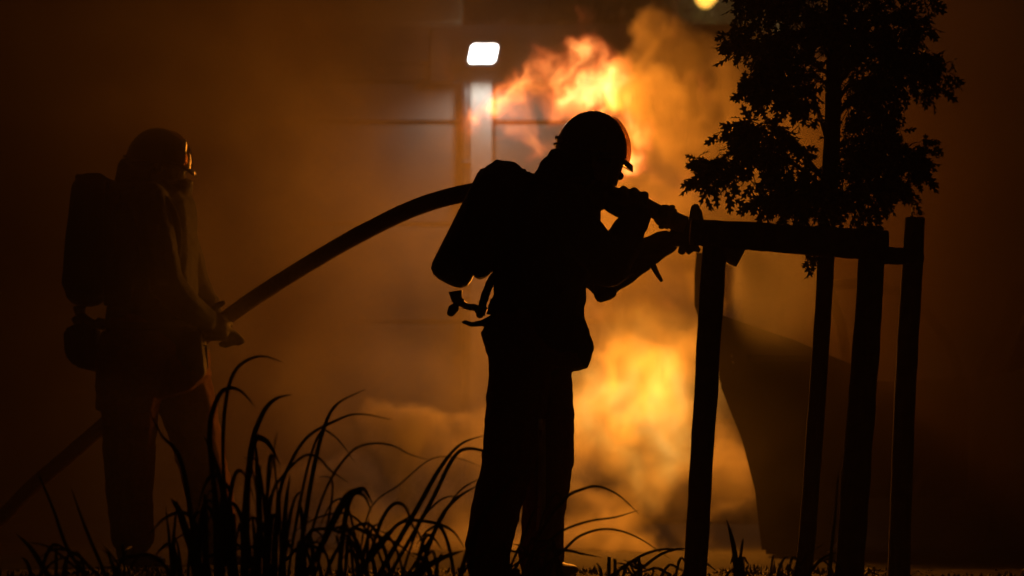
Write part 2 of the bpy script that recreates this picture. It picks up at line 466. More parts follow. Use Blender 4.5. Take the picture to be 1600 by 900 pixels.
# --- the firefighter at the nozzle
YR = 11.0
fr = person(815, YR, 'firefighter leaning forward with the nozzle, hose over the shoulder, beside the wooden stakes')
f = Figure(YR)
f.chain([(832, 548), (838, 500), (848, 450), (862, 390), (874, 335), (884, 305)],
        [(.185, .215, .1), (.185, .21, .1), (.17, .21, .1), (.178, .23, .1), (.165, .225, .09), (.11, .15, .05)], 0)
f.poly([(760, 505), (752, 522), (766, 560), (900, 578), (917, 574), (926, 546), (912, 498), (830, 480)], -.13, .13, 0)     # flared jacket hem
f.chain([(858, 285), (868, 268), (878, 258)], [(.07, .12, .07), (.07, .11, .07), (.06, .1, .05)], 0)                      # stand collar
f.chain([(905, 305), (930, 302), (945, 312)], [(.08, .1, .06), (.055, .09, .05), (.03, .06, .04)], 0)                       # collar front
f.seg((876, 328, -.19), .088, (876, 328, .19), .088, 0)
hm = head(f, 920, 245, 400, -.12)
# near arm folded up, its hand over the hose
f.chain([(876, 332, -.2), (925, 395, -.25), (948, 424, -.24), (975, 378, -.16), (988, 346, -.1)], [.085, .085, .078, .07, .052], 0)
f.seg((990, 350, -.095), .058, (991, 342, -.085), .058, 0)
hy = -.04
glove_hand(f, (980, 328, -.075), [(958, 316, -.06), (975, 312, -.065), (991, 314, -.068), (1005, 320, -.065)],
           [[(957, 303, -.03), (959, 301, .015), (961, 314, .04)], [(973, 298, -.035), (975, 296, .015), (976, 310, .045)],
            [(990, 300, -.035), (992, 299, .015), (993, 313, .045)], [(1006, 306, -.032), (1008, 305, .012), (1008, 319, .04)]],
           r=.0175, thumb=[(966, 334, -.06), (951, 327, -.03), (950, 322, .01)])
f.seg((986, 335, -.08), .04, (962, 322, -.05), .03, 2)
# far arm stretched along the hose to the nozzle grip
f.chain([(884, 335, .2), (925, 405, .27), (948, 432, .25), (990, 404, .19), (1036, 378, .1)], [.085, .082, .072, .066, .05], 0)
f.seg((1036, 378, .1), .052, (1042, 376, .09), .05, 0)
glove_hand(f, (1056, 373, .06), [(1064, 380, .0), (1071, 374, .0), (1075, 368, .0), (1072, 360, .01)],
           [[(1074, 390, -.03), (1076, 394, -.015)], [(1084, 384, -.035), (1090, 391, -.02)], [(1088, 374, -.03), (1091, 366, -.01)], [(1083, 352, -.02), (1080, 345, .005)]],
           r=.0135, thumb=[(1054, 365, .05), (1060, 350, .03), (1068, 346, .0)])
# legs, trousers and boots
f.chain([(815, 560, -.1), (806, 640, -.11), (796, 720, -.11), (776, 790, -.11), (764, 850, -.11)], [(.125, .12, .1), (.118, .11, .1), (.105, .105, .09), (.096, .1, .09), (.092, .095, .06)], 1)
f.chain([(838, 560, .1), (846, 640, .1), (856, 720, .1), (850, 790, .1), (847, 850, .1)], [(.135, .12, .1), (.13, .11, .1), (.106, .105, .09), (.086, .1, .09), (.086, .095, .06)], 1)
f.seg((763, 862, -.11), .085, (763, 878, -.11), .085, 1); f.seg((846, 862, .1), .09, (847, 880, .1), .09, 1)
for (ax, dy, tx) in ((764, -.11, 796), (848, .1, 888)):
    f.seg((ax - 4, 866, dy), .062, (ax - 6, 884, dy), (.06, .05, .04), 3)
    f.seg((ax - 6, 888, dy), (.055, .048, .032), (tx, 891, dy - .06), (.045, .05, .024), 3)
body = f.grow(fr)
helmet(fr, f, 924, 236, 400, math.radians(11))
bm = bmesh.new(); hull(bm, [(f.p(953, 262), (.02, .05, .05)), (f.p(948, 290), (.03, .045, .04))])
fm = obj('face_mask', bm, M['rubber'], fr)
bm = bmesh.new(); hull(bm, [(f.p(962, 268), (.013, .02, .014)), (f.p(968, 275), (.017, .024, .017))]); obj('demand_valve', bm, M['rubber'], fm)
bm = bmesh.new(); hull(bm, [(f.p(900, 262), (.07, .115, .05)), (f.p(866, 252), (.03, .1, .05)), (f.p(862, 275), (.04, .1, .04))]); obj('neck_curtain', bm, M['hood'], fr)
# reflective tape down the trouser side, laid on the cloth
def tape(parent, body, Y, pts, w=.03):
    bv = BVHTree.FromPolygons([v.co + parent.location for v in body.data.vertices], [p.vertices[:] for p in body.data.polygons])
    bm = bmesh.new(); prev = None
    for q in catmull([P(x, y, Y) for x, y in pts], 8):
        row = []
        for k in (-1, 0, 1):
            o = Vector((q.x + k * w * .5, Y - 1, q.z)); h = bv.ray_cast(o, Vector((0, 1, 0)), 2)
            row.append(bm.verts.new(h[0] + Vector((0, -.005, 0)) if h[0] else Vector((o.x, Y - .1, o.z))))
        if prev:
            for k in (0, 1): bm.faces.new((prev[k], prev[k + 1], row[k + 1], row[k]))
        prev = row
    o = obj('reflective_tape', bm, M['reflect'], parent); md = o.modifiers.new('t', 'SOLIDIFY'); md.thickness = .002
tape(fr, body, YR, [(846, 655), (847, 720), (846, 790), (843, 830)], .03)
# pouch hanging from the chest, strap off the sleeve
bm = bmesh.new(); prism(bm, [(928, 432), (948, 430), (958, 448), (966, 458), (958, 466), (936, 472), (928, 460)], lambda x, y: f.p(x, y, .02), lambda x, y: f.p(x, y, .1))
bmesh.ops.bevel(bm, geom=bm.edges[:], offset=.006, segments=2, affect='EDGES'); obj('chest_pouch', bm, M['strap'], fr)
bm = bmesh.new(); tube(bm, catmull([f.p(1016, 396, .14), f.p(1022, 410, .12), f.p(1029, 424, .12), f.p(1037, 437, .12)], 5), [.012] * 8 + [.011, .011, .01, .009, .009, .008, .007, .006], 8, flat=.5)
obj('sleeve_strap', bm, M['strap'], fr)

# --- the second firefighter, feeding the hose
YL = 12.3; SL = FPX / YL
fl_ = person(230, YL, 'firefighter standing upright in smoke, feeding the hose from behind')
f2 = Figure(YL)
f2.chain([(236, 545), (236, 500), (240, 440), (243, 380), (243, 320), (243, 296)],
         [(.20, .22, .1), (.20, .22, .1), (.195, .22, .1), (.19, .235, .1), (.175, .22, .08), (.10, .13, .05)], 0)
f2.poly([(166, 520), (156, 560), (156, 640), (172, 646), (300, 610), (326, 585), (318, 520)], -.14, .14, 0)
f2.chain([(232, 300), (228, 280)], [(.125, .13, .06), (.115, .12, .05)], 0)
f2.chain([(278, 300), (290, 292)], [(.06, .1, .05), (.035, .07, .03)], 0)
f2.seg((242, 322, -.2), .088, (242, 322, .2), .088, 0)
head(f2, 244, 262, SL, -.04)
# near arm bent at the elbow, hand on the hose; far arm reaching further along it
f2.chain([(242, 322, -.21), (258, 390, -.26), (272, 450, -.27), (300, 482, -.2), (324, 500, -.1)], [.088, .082, .076, .066, .052], 0)
glove_hand(f2, (336, 512, -.06), [(346, 498, -.03), (352, 506, -.035), (354, 516, -.035), (350, 526, -.03)],
           [[(352, 494, .03), (344, 500, .07)], [(360, 506, .02), (354, 512, .07)], [(366, 520, .0), (378, 533, .01)], [(360, 532, 0), (372, 536, .015)]],
           r=.0145, thumb=[(330, 500, -.07), (336, 482, -.05), (350, 473, -.02)])
f2.seg((330, 518, -.06), .045, (350, 524, -.04), .028, 2)
f2.chain([(250, 325, .21), (280, 395, .25), (296, 445, .23), (318, 478, .14), (330, 505, .09)], [.085, .08, .07, .062, .05], 0)
glove_hand(f2, (336, 516, .08), [(342, 520, .07), (346, 522, .06), (350, 522, .055), (352, 518, .05)],
           [[(350, 534, .04), (345, 538, .01)], [(356, 534, .04), (352, 540, .01)], [(361, 531, .04), (358, 538, .01)], [(364, 526, .04), (362, 534, .01)]],
           r=.013, thumb=[(334, 506, .08), (342, 496, .09), (352, 490, .08)])
f2.chain([(214, 560, -.1), (208, 640, -.1), (207, 700, -.1), (208, 780, -.1), (212, 840, -.1)], [(.15, .12, .1), (.125, .11, .1), (.115, .11, .1), (.1, .1, .09), (.095, .1, .075)], 1)
f2.chain([(262, 560, .1), (290, 640, .1), (306, 700, .09), (324, 770, .08), (332, 838, .08)], [(.16, .12, .1), (.13, .11, .1), (.115, .11, .1), (.105, .1, .09), (.095, .1, .06)], 1)
for (ax, dy, tx) in ((212, -.1, 250), (334, .08, 374)):
    f2.seg((ax, 848, dy), .072, (ax - 3, 867, dy), (.064, .055, .04), 3)
    f2.seg((ax - 4, 872, dy), (.055, .048, .032), (tx, 875, dy - .03), (.045, .05, .024), 3)
body2 = f2.grow(fl_)
helmet(fl_, f2, 246, 256, SL, math.radians(3))
bm = bmesh.new(); hull(bm, [(f2.p(282, 278), (.02, .05, .045)), (f2.p(276, 298), (.03, .045, .035))]); fm = obj('face_mask', bm, M['rubber'], fl_)
bm = bmesh.new(); hull(bm, [(f2.p(288, 282), (.014, .02, .012)), (f2.p(296, 286), (.016, .022, .014))]); obj('demand_valve', bm, M['rubber'], fm)
bm = bmesh.new(); hull(bm, [(f2.p(224, 275), (.08, .115, .05)), (f2.p(196, 268), (.035, .1, .06)), (f2.p(192, 292), (.04, .1, .04))]); obj('neck_curtain', bm, M['hood'], fl_)
bm = bmesh.new(); hull(bm, [(f2.p(292, 228, -.1), (.012, .012, .02)), (f2.p(292, 236, -.1), (.012, .016, .02))]); obj('helmet_torch', bm, M['chrome'], fl_)
bm = bmesh.new(); prism(bm, [(104, 516), (128, 505), (152, 512), (156, 560), (150, 581), (122, 574), (106, 556)], lambda x, y: f2.p(x, y, -.1), lambda x, y: f2.p(x, y, .08))
bmesh.ops.bevel(bm, geom=bm.edges[:], offset=.012, segments=2, affect='EDGES'); obj('belt_pouch', bm, M['strap'], fl_)
bm = bmesh.new(); tube(bm, catmull([f2.p(322, 540, -.02), f2.p(323, 560, -.02), f2.p(324, 578, -.02)], 4), .008, 6); obj('glove_cord', bm, M['strap'], fl_)
bm = bmesh.new(); tube(bm, catmull([f2.p(160, 505, -.17), f2.p(200, 512, -.235), f2.p(270, 512, -.235), f2.p(312, 500, -.16)], 6), .018, 8, flat=.35); obj('belt', bm, M['strap'], fl_)

# ------------------------------------------------------------------ breathing apparatus
def apparatus(f, top, bot, r, label, cover_poly, extra):
    root = empty('breathing_apparatus', f.p(*bot), label, 'air cylinder', 'breathing sets on the firefighters')
    a, b = f.p(*top), f.p(*bot); ax = (b - a).normalized()
    L = (b - a).length
    pts, rs = [], []
    for t, k in ((0, .35), (.02, .7), (.06, .95), (.1, 1), (.5, 1), (.9, 1), (.95, .93), (.985, .7), (1.0, .4)):
        pts.append(a + ax * L * t); rs.append(r * k)
    bm = bmesh.new(); tube(bm, pts, rs, 24); obj('cylinder', bm, M['bottle'], root)
    # padded cover over the upper part of the cylinder
    bm = bmesh.new(); prism(bm, cover_poly, lambda x, y: f.p(x, y, -.11), lambda x, y: f.p(x, y, .11))
    bmesh.ops.bevel(bm, geom=[e for e in bm.edges], offset=.03, segments=3, affect='EDGES')
    me = remeshed(bm, .012, 6); me.transform(Matrix.Translation(-root.location)); link('cylinder_cover', me, M['cover'], root)
    extra(root, f, b, ax)
    return root

def valve_r(root, f, b, ax):
    bm = bmesh.new(); tube(bm, [f.p(712, 455), f.p(714, 468), f.p(722, 474)], [.028, .022, .018], 12); v = obj('valve', bm, M['metal'], root)
    bm = bmesh.new(); tube(bm, [f.p(716, 472), f.p(708, 480)], [.012, .012], 10); hull(bm, [(f.p(709, 482), (.022, .022, .018)), (f.p(705, 489), (.017, .02, .014))]); obj('handwheel', bm, M['rubber'], v)
    bm = bmesh.new(); tube(bm, catmull([f.p(718, 472), f.p(730, 479), f.p(742, 480), f.p(757, 487)], 5), .014, 10, rough=.3, rs=40)
    for q in ((735, 480), (748, 486), (756, 482), (750, 492)): hull(bm, [(f.p(*q), (.016, .02, .014))])
    obj('pressure_reducer', bm, M['metal'], root)
    bm = bmesh.new(); tube(bm, catmull([f.p(752, 494, -.03), f.p(754, 478, -.03), f.p(760, 458, -.04), f.p(770, 436, -.05), f.p(778, 425, -.06)], 6), .016, 10, rough=.25, rs=50); obj('pressure_hose', bm, M['rubber'], root)
    bm = bmesh.new(); tube(bm, catmull([f.p(786, 424, 0), f.p(782, 445, 0), f.p(779, 460, 0), f.p(770, 475, 0), f.p(766, 492, 0)], 5), [.011] * 10 + [.014] * 11, 8, rough=.35, rs=60, flat=.6); obj('back_strap', bm, M['strap'], root)
    bm = bmesh.new(); prism(bm, [(722, 504), (728, 502), (738, 505), (752, 502), (764, 496), (785, 480), (800, 500), (790, 515), (752, 509), (736, 510)], lambda x, y: f.p(x, y, -.1), lambda x, y: f.p(x, y, .06)); obj('waist_belt', bm, M['strap'], root)
    bm = bmesh.new(); prism(bm, [(800, 270), (826, 268), (838, 300), (800, 420), (792, 470), (772, 470), (770, 400)], lambda x, y: f.p(x, y, -.13), lambda x, y: f.p(x, y, .13))
    bmesh.ops.bevel(bm, geom=bm.edges[:], offset=.012, segments=2, affect='EDGES'); obj('backplate', bm, M['rubber'], root)
    for d in (-.17, .17):
        bm = bmesh.new(); tube(bm, catmull([f.p(826, 285, d), f.p(870, 296, d * 1.2), f.p(905, 330, d * 1.35), f.p(915, 400, d * 1.3), f.p(880, 470, d * 1.35), f.p(800, 478, d)], 6), .022, 8, flat=.3); obj('shoulder_strap', bm, M['strap'], root)
apparatus(f, (785, 268), (697, 442), .085, 'air cylinder tilted on the back of the firefighter at the nozzle', 
          [(752, 268), (764, 251), (786, 248), (822, 263), (832, 280), (815, 330), (790, 400), (772, 430), (735, 440), (704, 395), (724, 350), (744, 305)], valve_r)
def valve_l(root, f, b, ax):
    bm = bmesh.new(); tube(bm, [f.p(124, 478), f.p(126, 495)], [.03, .02], 10); hull(bm, [(f.p(122, 500), (.03, .03, .02))]); obj('valve', bm, M['metal'], root)
    bm = bmesh.new(); tube(bm, catmull([f.p(124, 490), f.p(140, 505), f.p(165, 508)], 4), .022, 8, rough=.2, rs=30); obj('pressure_reducer', bm, M['rubber'], root)
    bm = bmesh.new(); box(bm, f.p(168, 480, -.13), f.p(186, 285, .13), bev=.01); obj('backplate', bm, M['rubber'], root)
    for d in (-.17, .17):
        bm = bmesh.new(); tube(bm, catmull([f.p(180, 300, d), f.p(225, 296, d * 1.25), f.p(275, 330, d * 1.35), f.p(285, 400, d * 1.3), f.p(250, 480, d * 1.3), f.p(180, 492, d)], 6), .022, 8, flat=.3); obj('shoulder_strap', bm, M['strap'], root)
apparatus(f2, (150, 290), (132, 478), .085, 'air cylinder standing upright on the back of the firefighter in smoke',
          [(116, 278), (126, 272), (172, 272), (184, 290), (176, 400), (160, 472), (118, 478), (98, 458), (106, 380)], valve_l)

# ------------------------------------------------------------------ hose and nozzle
h_root = empty('fire_hose', P(230, 880, 12.4), 'thick fire hose running between both firefighters to the nozzle', 'hose')
hp = [(-420, 905, 12.9), (-200, 890, 12.9), (-40, 835, 12.8), (60, 752, 12.75), (165, 662, 12.62), (260, 580, 12.5), (350, 500, 12.36), (450, 432, 12.2), (555, 370, 11.9), (655, 322, 11.5), (750, 297, 11.25), (840, 286, 11.2), (920, 296, 11.1), (985, 312, 11.0), (1030, 333, 11.0)]
for i in (0, 1): hp[i] = (hp[i][0], 700 + (.48 - .045) * FPX / hp[i][2], hp[i][2])
bm = bmesh.new(); cc = catmull([P(*q) for q in hp], 10)
n = len(cc); tube(bm, cc, [.035 - .004 * max(0, (i / n - .75) * 4) for i in range(n)], 16, rough=.03, rs=8); obj('tube', bm, M['hose'], h_root)
nz = lambda x, y, dy=0: P(x, y, 11.0) + Vector((0, dy, 0))
bm = bmesh.new()
tube(bm, [nz(1028, 332), nz(1032, 334), nz(1033, 334.5), nz(1050, 343), nz(1051, 343.5), nz(1056, 346), nz(1072, 352)], [.036, .04, .044, .044, .038, .036, .034], 20)
for k in range(8):
    a = k * math.pi / 4; hull(bm, [(nz(1042, 339) + Vector((.02 * math.sin(a), .042 * math.cos(a), .038 * math.sin(a))), (.014, .01, .01))])
obj('coupling', bm, M['metal'], h_root)
bm = bmesh.new()
tube(bm, [nz(1072, 352), nz(1085, 359), nz(1095, 364), nz(1110, 372), nz(1122, 378), nz(1124, 379), nz(1136, 385), nz(1150, 392), nz(1160, 397)], [.033, .042, .046, .046, .036, .052, .056, .06, .056], 22)
noz = obj('nozzle', bm, M['rubber'], h_root)
bm = bmesh.new(); prism(bm, [(1076, 352), (1078, 328), (1082, 319), (1092, 320), (1094, 332), (1098, 343), (1102, 354)], lambda x, y: nz(x, y, -.03), lambda x, y: nz(x, y, .03))
bmesh.ops.bevel(bm, geom=bm.edges[:], offset=.005, segments=2, affect='EDGES'); obj('bale_handle', bm, M['rubber'], noz)
bm = bmesh.new(); hull(bm, [(nz(1074, 360, .01), (.016, .016, .016)), (nz(1066, 392, .02), (.016, .02, .014))]); obj('pistol_grip', bm, M['rubber'], noz)

# ------------------------------------------------------------------ stakes and rails round the young tree
def stake(pts, rs, label, Y):
    root_z = 0.0
    Ps = [P(x, y, Y) for x, y in pts]
    lo = Ps[-1]; d = (Ps[-1] - Ps[-2]).normalized(); base = lo + d * ((lo.z + .1) / -d.z if d.z < 0 else 0)
    bm = bmesh.new(); cc = catmull(Ps + [base], 10)
    n = len(cc); rr = np.interp(np.linspace(0, 1, n), np.linspace(0, 1, len(rs)), rs)
    top = cc[0]; cc = [top + Vector((0, 0, .003))] + cc; rr = [rr[0] * .9] + list(rr)
    tube(bm, cc, rr, 18, rough=.06, rs=9)
    return tag(obj('wooden_stake', bm, M['wood']), label, 'stake', 'tree stakes')
stake([(1117, 378), (1112, 460), (1104, 600), (1094, 760), (1086, 900)], [.043, .043, .042, .041, .041, .041], 'wooden stake under the left end of the rail, before the fire', 9.85)
stake([(1362, 355), (1361, 420), (1352, 560), (1338, 740), (1327, 900)], [.041, .046, .048, .05, .05, .05], 'thick wooden stake at the right end of the front rail', 9.9)
stake([(1430, 341), (1424, 440), (1415, 600), (1409, 760), (1404, 900)], [.038, .039, .04, .04, .042, .042], 'tallest wooden stake standing apart behind the thick stake', 10.5)
def rail(a, b, Ya, Yb, r, label, sag=0):
    A, B = P(*a, Ya), P(*b, Yb)
    bm = bmesh.new(); pts = [A.lerp(B, t) + Vector((0, 0, -sag * 4 * t * (1 - t))) for t in np.linspace(0, 1, 26)]
    tube(bm, pts, [r[0] * (1 - t) + r[1] * t for t in np.linspace(0, 1, 26)], 16, rough=.07, rs=8, flat=.55)
    return tag(obj('wooden_rail', bm, M['wood']), label, 'rail', 'rails between the tree stakes')
rail((1079, 362), (1386, 385), 9.78, 9.84, (.046, .055), 'half round rail nailed across the front stakes')
rail((1352, 398), (1438, 401), 10.0, 10.52, (.034, .03), 'short rail joining the thick stake to the tallest stake')

# ------------------------------------------------------------------ young oak
YT = 10.25
t_root = empty('oak_tree', P(1255, 905, YT), 'young oak with lobed leaves tied between the wooden stakes', 'tree')
t_root.location.z = 0
tp = [(1238, 960), (1256, 890), (1270, 720), (1284, 520), (1293, 350), (1301, 180), (1304, 60), (1306, -60), (1310, -240), (1316, -420)]
bm = bmesh.new(); cc = catmull([P(x, y, YT) for x, y in tp], 10); cc[0].z = min(cc[0].z, -.05)
n = len(cc); tube(bm, cc, np.interp(np.linspace(0, 1, n), [0, .1, .5, .75, 1], [.04, .031, .031, .026, .008]), 14, rough=.08, rs=14)
obj('trunk', bm, M['bark'], t_root)

def leaf_mesh():
    """a pin-oak leaf: deep pointed lobes, folded along the midrib"""
    side = [(.00, .012), (.10, .012), (.16, .05), (.22, .17), (.30, .20), (.31, .09), (.40, .09), (.47, .25), (.56, .27), (.55, .10), (.65, .09), (.73, .19), (.81, .19), (.79, .07), (.90, .055), (1.0, .0)]
    me = bpy.data.meshes.new('leaf'); vs = []; fs = []
    bend = lambda t: -.18 * t * t
    for t, w in side: vs.append((t, 0, bend(t)))
    k = len(side)
    for sgn in (1, -1):
        o = len(vs)
        for t, w in side: vs.append((t + w * .25, sgn * w, bend(t) + w * .25))
        for i in range(k - 1):
            q = (i, i + 1, o + i + 1, o + i); fs.append(q if sgn < 0 else q[::-1])
    me.from_pydata(vs, [], fs); me.materials.append(M['leaf'])
    return me
LEAF = leaf_mesh()
lv = np.array([v.co[:] for v in LEAF.vertices]); lf = [p.vertices[:] for p in LEAF.polygons]
rnd = random.Random(11)
def trunk_at(py):
    ys = [q[1] for q in tp][::-1]; xs = [q[0] for q in tp][::-1]
    return P(float(np.interp(py, ys, xs)), py, YT)
# branches: (start row on the trunk, pixel points, depth at tip)
branches = [
    (300, [(1235, 262), (1180, 248), (1130, 268), (1098, 275)], -.12),
    (292, [(1230, 225), (1175, 205), (1140, 200)], .12),
    (235, [(1250, 150), (1190, 148), (1150, 150)], -.2),
    (250, [(1262, 285), (1225, 300), (1200, 305)], .2),
    (330, [(1270, 310), (1255, 325)], -.2),
    (320, [(1330, 320), (1370, 300), (1410, 285)], .05),
    (290, [(1350, 260), (1400, 245), (1450, 262)], -.15),
    (262, [(1340, 230), (1380, 215), (1420, 240)], .2),
    (190, [(1350, 150), (1410, 140), (1488, 122)], -.05),
    (170, [(1345, 130), (1390, 175), (1410, 190)], .15),
    (140, [(1360, 90), (1420, 60), (1478, 40)], .1),
    (120, [(1240, 90), (1180, 70), (1128, 55)], .1),
    (100, [(1250, 60), (1200, 90), (1150, 130)], -.2),
    (70, [(1250, 20), (1190, 10), (1130, 0)], -.1),
    (60, [(1370, 30), (1430, 0), (1470, -20)], -.2),
    (40, [(1350, 70), (1400, 100), (1440, 120)], -.25),
    (10, [(1260, -40), (1200, -60), (1140, -70)], .2),
    (0, [(1370, -40), (1430, -70), (1480, -90)], .2),
    (-80, [(1250, -130), (1190, -170)], -.1), (-90, [(1380, -150), (1440, -190)], .1),
    (-170, [(1290, -250), (1240, -320)], .1), (-200, [(1360, -300), (1400, -370)], -.1),
    (90, [(1300, 50), (1290, 10)], -.35), (80, [(1320, 60), (1340, 20)], .35),
    (410, [(1275, 404), (1262, 408), (1254, 414)], -.1),
]
leaves = []
for bi, (py, pts, dep) in enumerate(branches):
    st = trunk_at(py); n = len(pts)
    wp = [st]
    for i, (x, y) in enumerate(pts):
        q = P(1303 + (x - 1303) * (.86 if py < 400 and bi not in (0, 5) else 1), y - 6, YT); q.y += dep * 1.6 * (i + 1) / n; wp.append(q)
    cc = catmull(wp, 8); L = len(cc)
    bm = bmesh.new(); tube(bm, cc, np.linspace(.009, .0022, L), 7, rough=.1, rs=30)
    full = 1.0
    small = py > 400
    for i in range((5 if L > 18 else 3) if not small else 8, L):
        for rep in range(1 if small else 3):
            if rnd.random() < .12: continue
            p = cc[i]
            d = (cc[min(i + 1, L - 1)] - cc[i - 1]).normalized()
            tw = (Vector((rnd.gauss(0, 1), rnd.gauss(0, 1), rnd.gauss(-.1, 1))).normalized() + d * .6).normalized()
            tl = rnd.uniform(.04, .13) * (.55 if i > L - 4 else 1) * (.3 if small else 1)
            e = p + tw * tl + Vector((0, 0, -.25 * tl))
            tube(bm, [p, p.lerp(e, .5) + Vector((0, 0, .01)), e], [.0028, .002, .0013], 5)
            m = rnd.randint(3, 6) if not small else 1
            for k in range(m):
                q = p.lerp(e, .35 + .65 * (k + 1) / m)
                ld_ = (tw * .5 + Vector((rnd.gauss(0, 1), rnd.gauss(0, 1), rnd.gauss(-1.1, .6)))).normalized()
                leaves.append((q, ld_, rnd.uniform(.048, .076)))
    obj('branch', bm, M['bark'], t_root)
def leaf_matrix(q, d, s):
    x = d; y = Vector((rnd.gauss(0, 1), rnd.gauss(0, 1), rnd.gauss(0, 1))).cross(x).normalized(); z = x.cross(y)
    m = Matrix((x, y, z)).transposed().to_4x4(); return Matrix.Translation(q) @ m @ Matrix.Scale(s, 4)
mats = [(q, leaf_matrix(q, d, s)) for q, d, s in leaves]
def edge_rank(q):
    px = 800 + q.x / q.y * FPX; return -abs(px - 1303)
inframe = [i for i, (q, _) in enumerate(mats) if HOR - (q.z - CAMH) / q.y * FPX > 4]
inframe.sort(key=lambda i: edge_rank(mats[i][0])); single = set(inframe[:290])
for i in sorted(single):
    o = bpy.data.objects.new('leaf', LEAF); C.objects.link(o); o.parent = t_root
    o.matrix_local = Matrix.Translation(-t_root.location) @ mats[i][1]
rest = [mats[i][1] for i in range(len(mats)) if i not in single]
V = np.concatenate([lv @ np.array(m.to_3x3()).T + np.array(m.translation - t_root.location) for m in rest])
FF = [tuple(v + k * len(lv) for v in q) for k in range(len(rest)) for q in lf]
me = bpy.data.meshes.new('foliage'); me.from_pydata(V.tolist(), [], FF)
tag(link('foliage', me, M['leaf'], t_root), kind='stuff')
print('leaves', len(leaves))

# ------------------------------------------------------------------ ornamental grass in the bed
def blade(parent, pts, w, Y, rnd, dy=0.0):
    """one grass blade: a tapered, V-folded strip through photo points given from base to tip, run down to the soil"""
    ps = [P(x, y, Y) for x, y in pts]
    k = len(ps)
    for i, p in enumerate(ps): p.y += dy * (i / max(1, k - 1)) ** 1.5
    d = ps[0] - ps[1]; d = d.normalized() if d.z < -.02 else Vector((0, 0, -1))
    if d.z > -.5: d = (d + Vector((0, 0, -1))).normalized()
    if ps[0].z > 0: ps = [ps[0] + d * ((ps[0].z + .02) / -d.z)] + ps
    cc = catmull(ps, 6); n = len(cc); wm = w / FPX * Y
    bm = bmesh.new(); prev = None; roll = rnd.uniform(-.5, .5); tw = rnd.uniform(-.8, .8)
    for i, p in enumerate(cc):
        t = i / (n - 1); tg = (cc[min(i + 1, n - 1)] - cc[max(i - 1, 0)]).normalized()
        side = tg.cross(Vector((0, -1, 0)))
        side = side.normalized() if side.length > 1e-3 else Vector((1, 0, 0))
        side = Matrix.Rotation(roll + tw * t, 3, tg) @ side; nrm = side.cross(tg)
        ww = wm * .43 * min(1, .65 + t * 1.2) * (1 - t ** 4) + .0007
        row = [bm.verts.new(p - side * ww + nrm * ww * .35), bm.verts.new(p), bm.verts.new(p + side * ww + nrm * ww * .35)]
        if prev:
            for q in (0, 1): bm.faces.new((prev[q], prev[q + 1], row[q + 1], row[q]))
        prev = row
    return obj('blade', bm, M['grass'], parent)

def clump(px, Y, label, traced, fill, seed):
    rnd = random.Random(seed); b = P(px, 700, Y)
    root = empty('grass_clump', (b.x, Y, 0), label, 'grass', 'tall grass in the planting bed')
    for w, pts in traced: blade(root, pts, w, Y + rnd.uniform(-.12, .12), rnd, rnd.uniform(-.08, .08))
    for (x0, x1, y0, y1, cnt, wmin, wmax, spread) in fill:
        for _ in range(cnt):
            bx = rnd.uniform(x0, x1); h = rnd.uniform(y0, y1); dx = rnd.gauss(0, spread)
            if rnd.random() < .5:      # upright
                pts = [(bx, 905), (bx + dx * .25, (905 + h) / 2), (bx + dx * .6, h + (905 - h) * .12), (bx + dx, h)]
            else:                      # arching over
                pts = [(bx, 905), (bx + dx * .3, 905 - (905 - h) * .6), (bx + dx * .8, h), (bx + dx * 1.5, h + 6), (bx + dx * 2.1, h + (905 - h) * .35)]
            blade(root, pts, rnd.uniform(wmin, wmax), Y + rnd.uniform(-.2, .2), rnd, rnd.uniform(-.15, .15))

clump(370, 8.6, 'large tall grass clump before the legs of the firefighter standing upright', [
    (9, [(360, 900), (336, 770), (328, 672), (340, 622), (356, 607), (376, 611), (398, 635)]),
    (7, [(370, 900), (352, 770), (350, 672), (358, 608), (372, 576), (394, 561), (416, 558), (446, 567)]),
    (11, [(385, 900), (386, 770), (394, 692), (412, 644), (432, 623), (458, 617)]),
    (12, [(380, 900), (384, 790), (396, 694), (412, 687), (424, 700), (438, 727)]),
    (8, [(465, 900), (474, 828), (488, 740), (504, 672), (524, 632), (570, 607)]),
    (6, [(430, 900), (436, 780), (452, 728), (480, 684), (520, 660), (560, 647), (614, 656)]),
    (5, [(418, 900), (424, 780), (444, 742), (476, 712), (500, 716), (520, 736), (548, 754)]),
    (5, [(450, 900), (460, 830), (480, 730), (500, 675), (520, 680), (538, 700), (552, 722)]),
    (4, [(470, 900), (484, 840), (512, 758), (548, 706), (580, 693), (612, 696), (640, 710), (668, 718)]),
    (11, [(312, 900), (296, 780), (286, 724), (274, 698), (256, 680), (236, 640)]),
    (9, [(370, 900), (348, 768), (332, 708), (318, 680)]),
    (15, [(318, 900), (296, 844), (280, 796), (267, 778)]),
    (6, [(269, 892), (262, 836), (254, 792)]), (7, [(272, 892), (270, 840), (273, 780)]),
    (12, [(402, 900), (404, 820), (400, 740), (396, 690)]), (10, [(440, 900), (446, 800), (455, 740)]),
    (5, [(440, 900), (436, 800), (430, 720), (433, 676)]), (3, [(410, 900), (418, 780), (428, 700), (432, 676)]),
    (13, [(512, 832), (530, 796), (544, 774), (558, 767), (569, 766), (582, 790)]),
    (9, [(530, 890), (538, 820), (546, 784), (556, 770), (572, 776), (582, 800)]),
    (6, [(470, 850), (490, 828), (526, 830), (553, 850), (575, 891)]),
    (4, [(495, 890), (516, 800), (520, 750), (500, 744)]),
], [(290, 450, 710, 860, 30, 5, 11, 20), (400, 540, 770, 870, 12, 4, 8, 26), (270, 560, 820, 880, 12, 4, 8, 24)], 3)
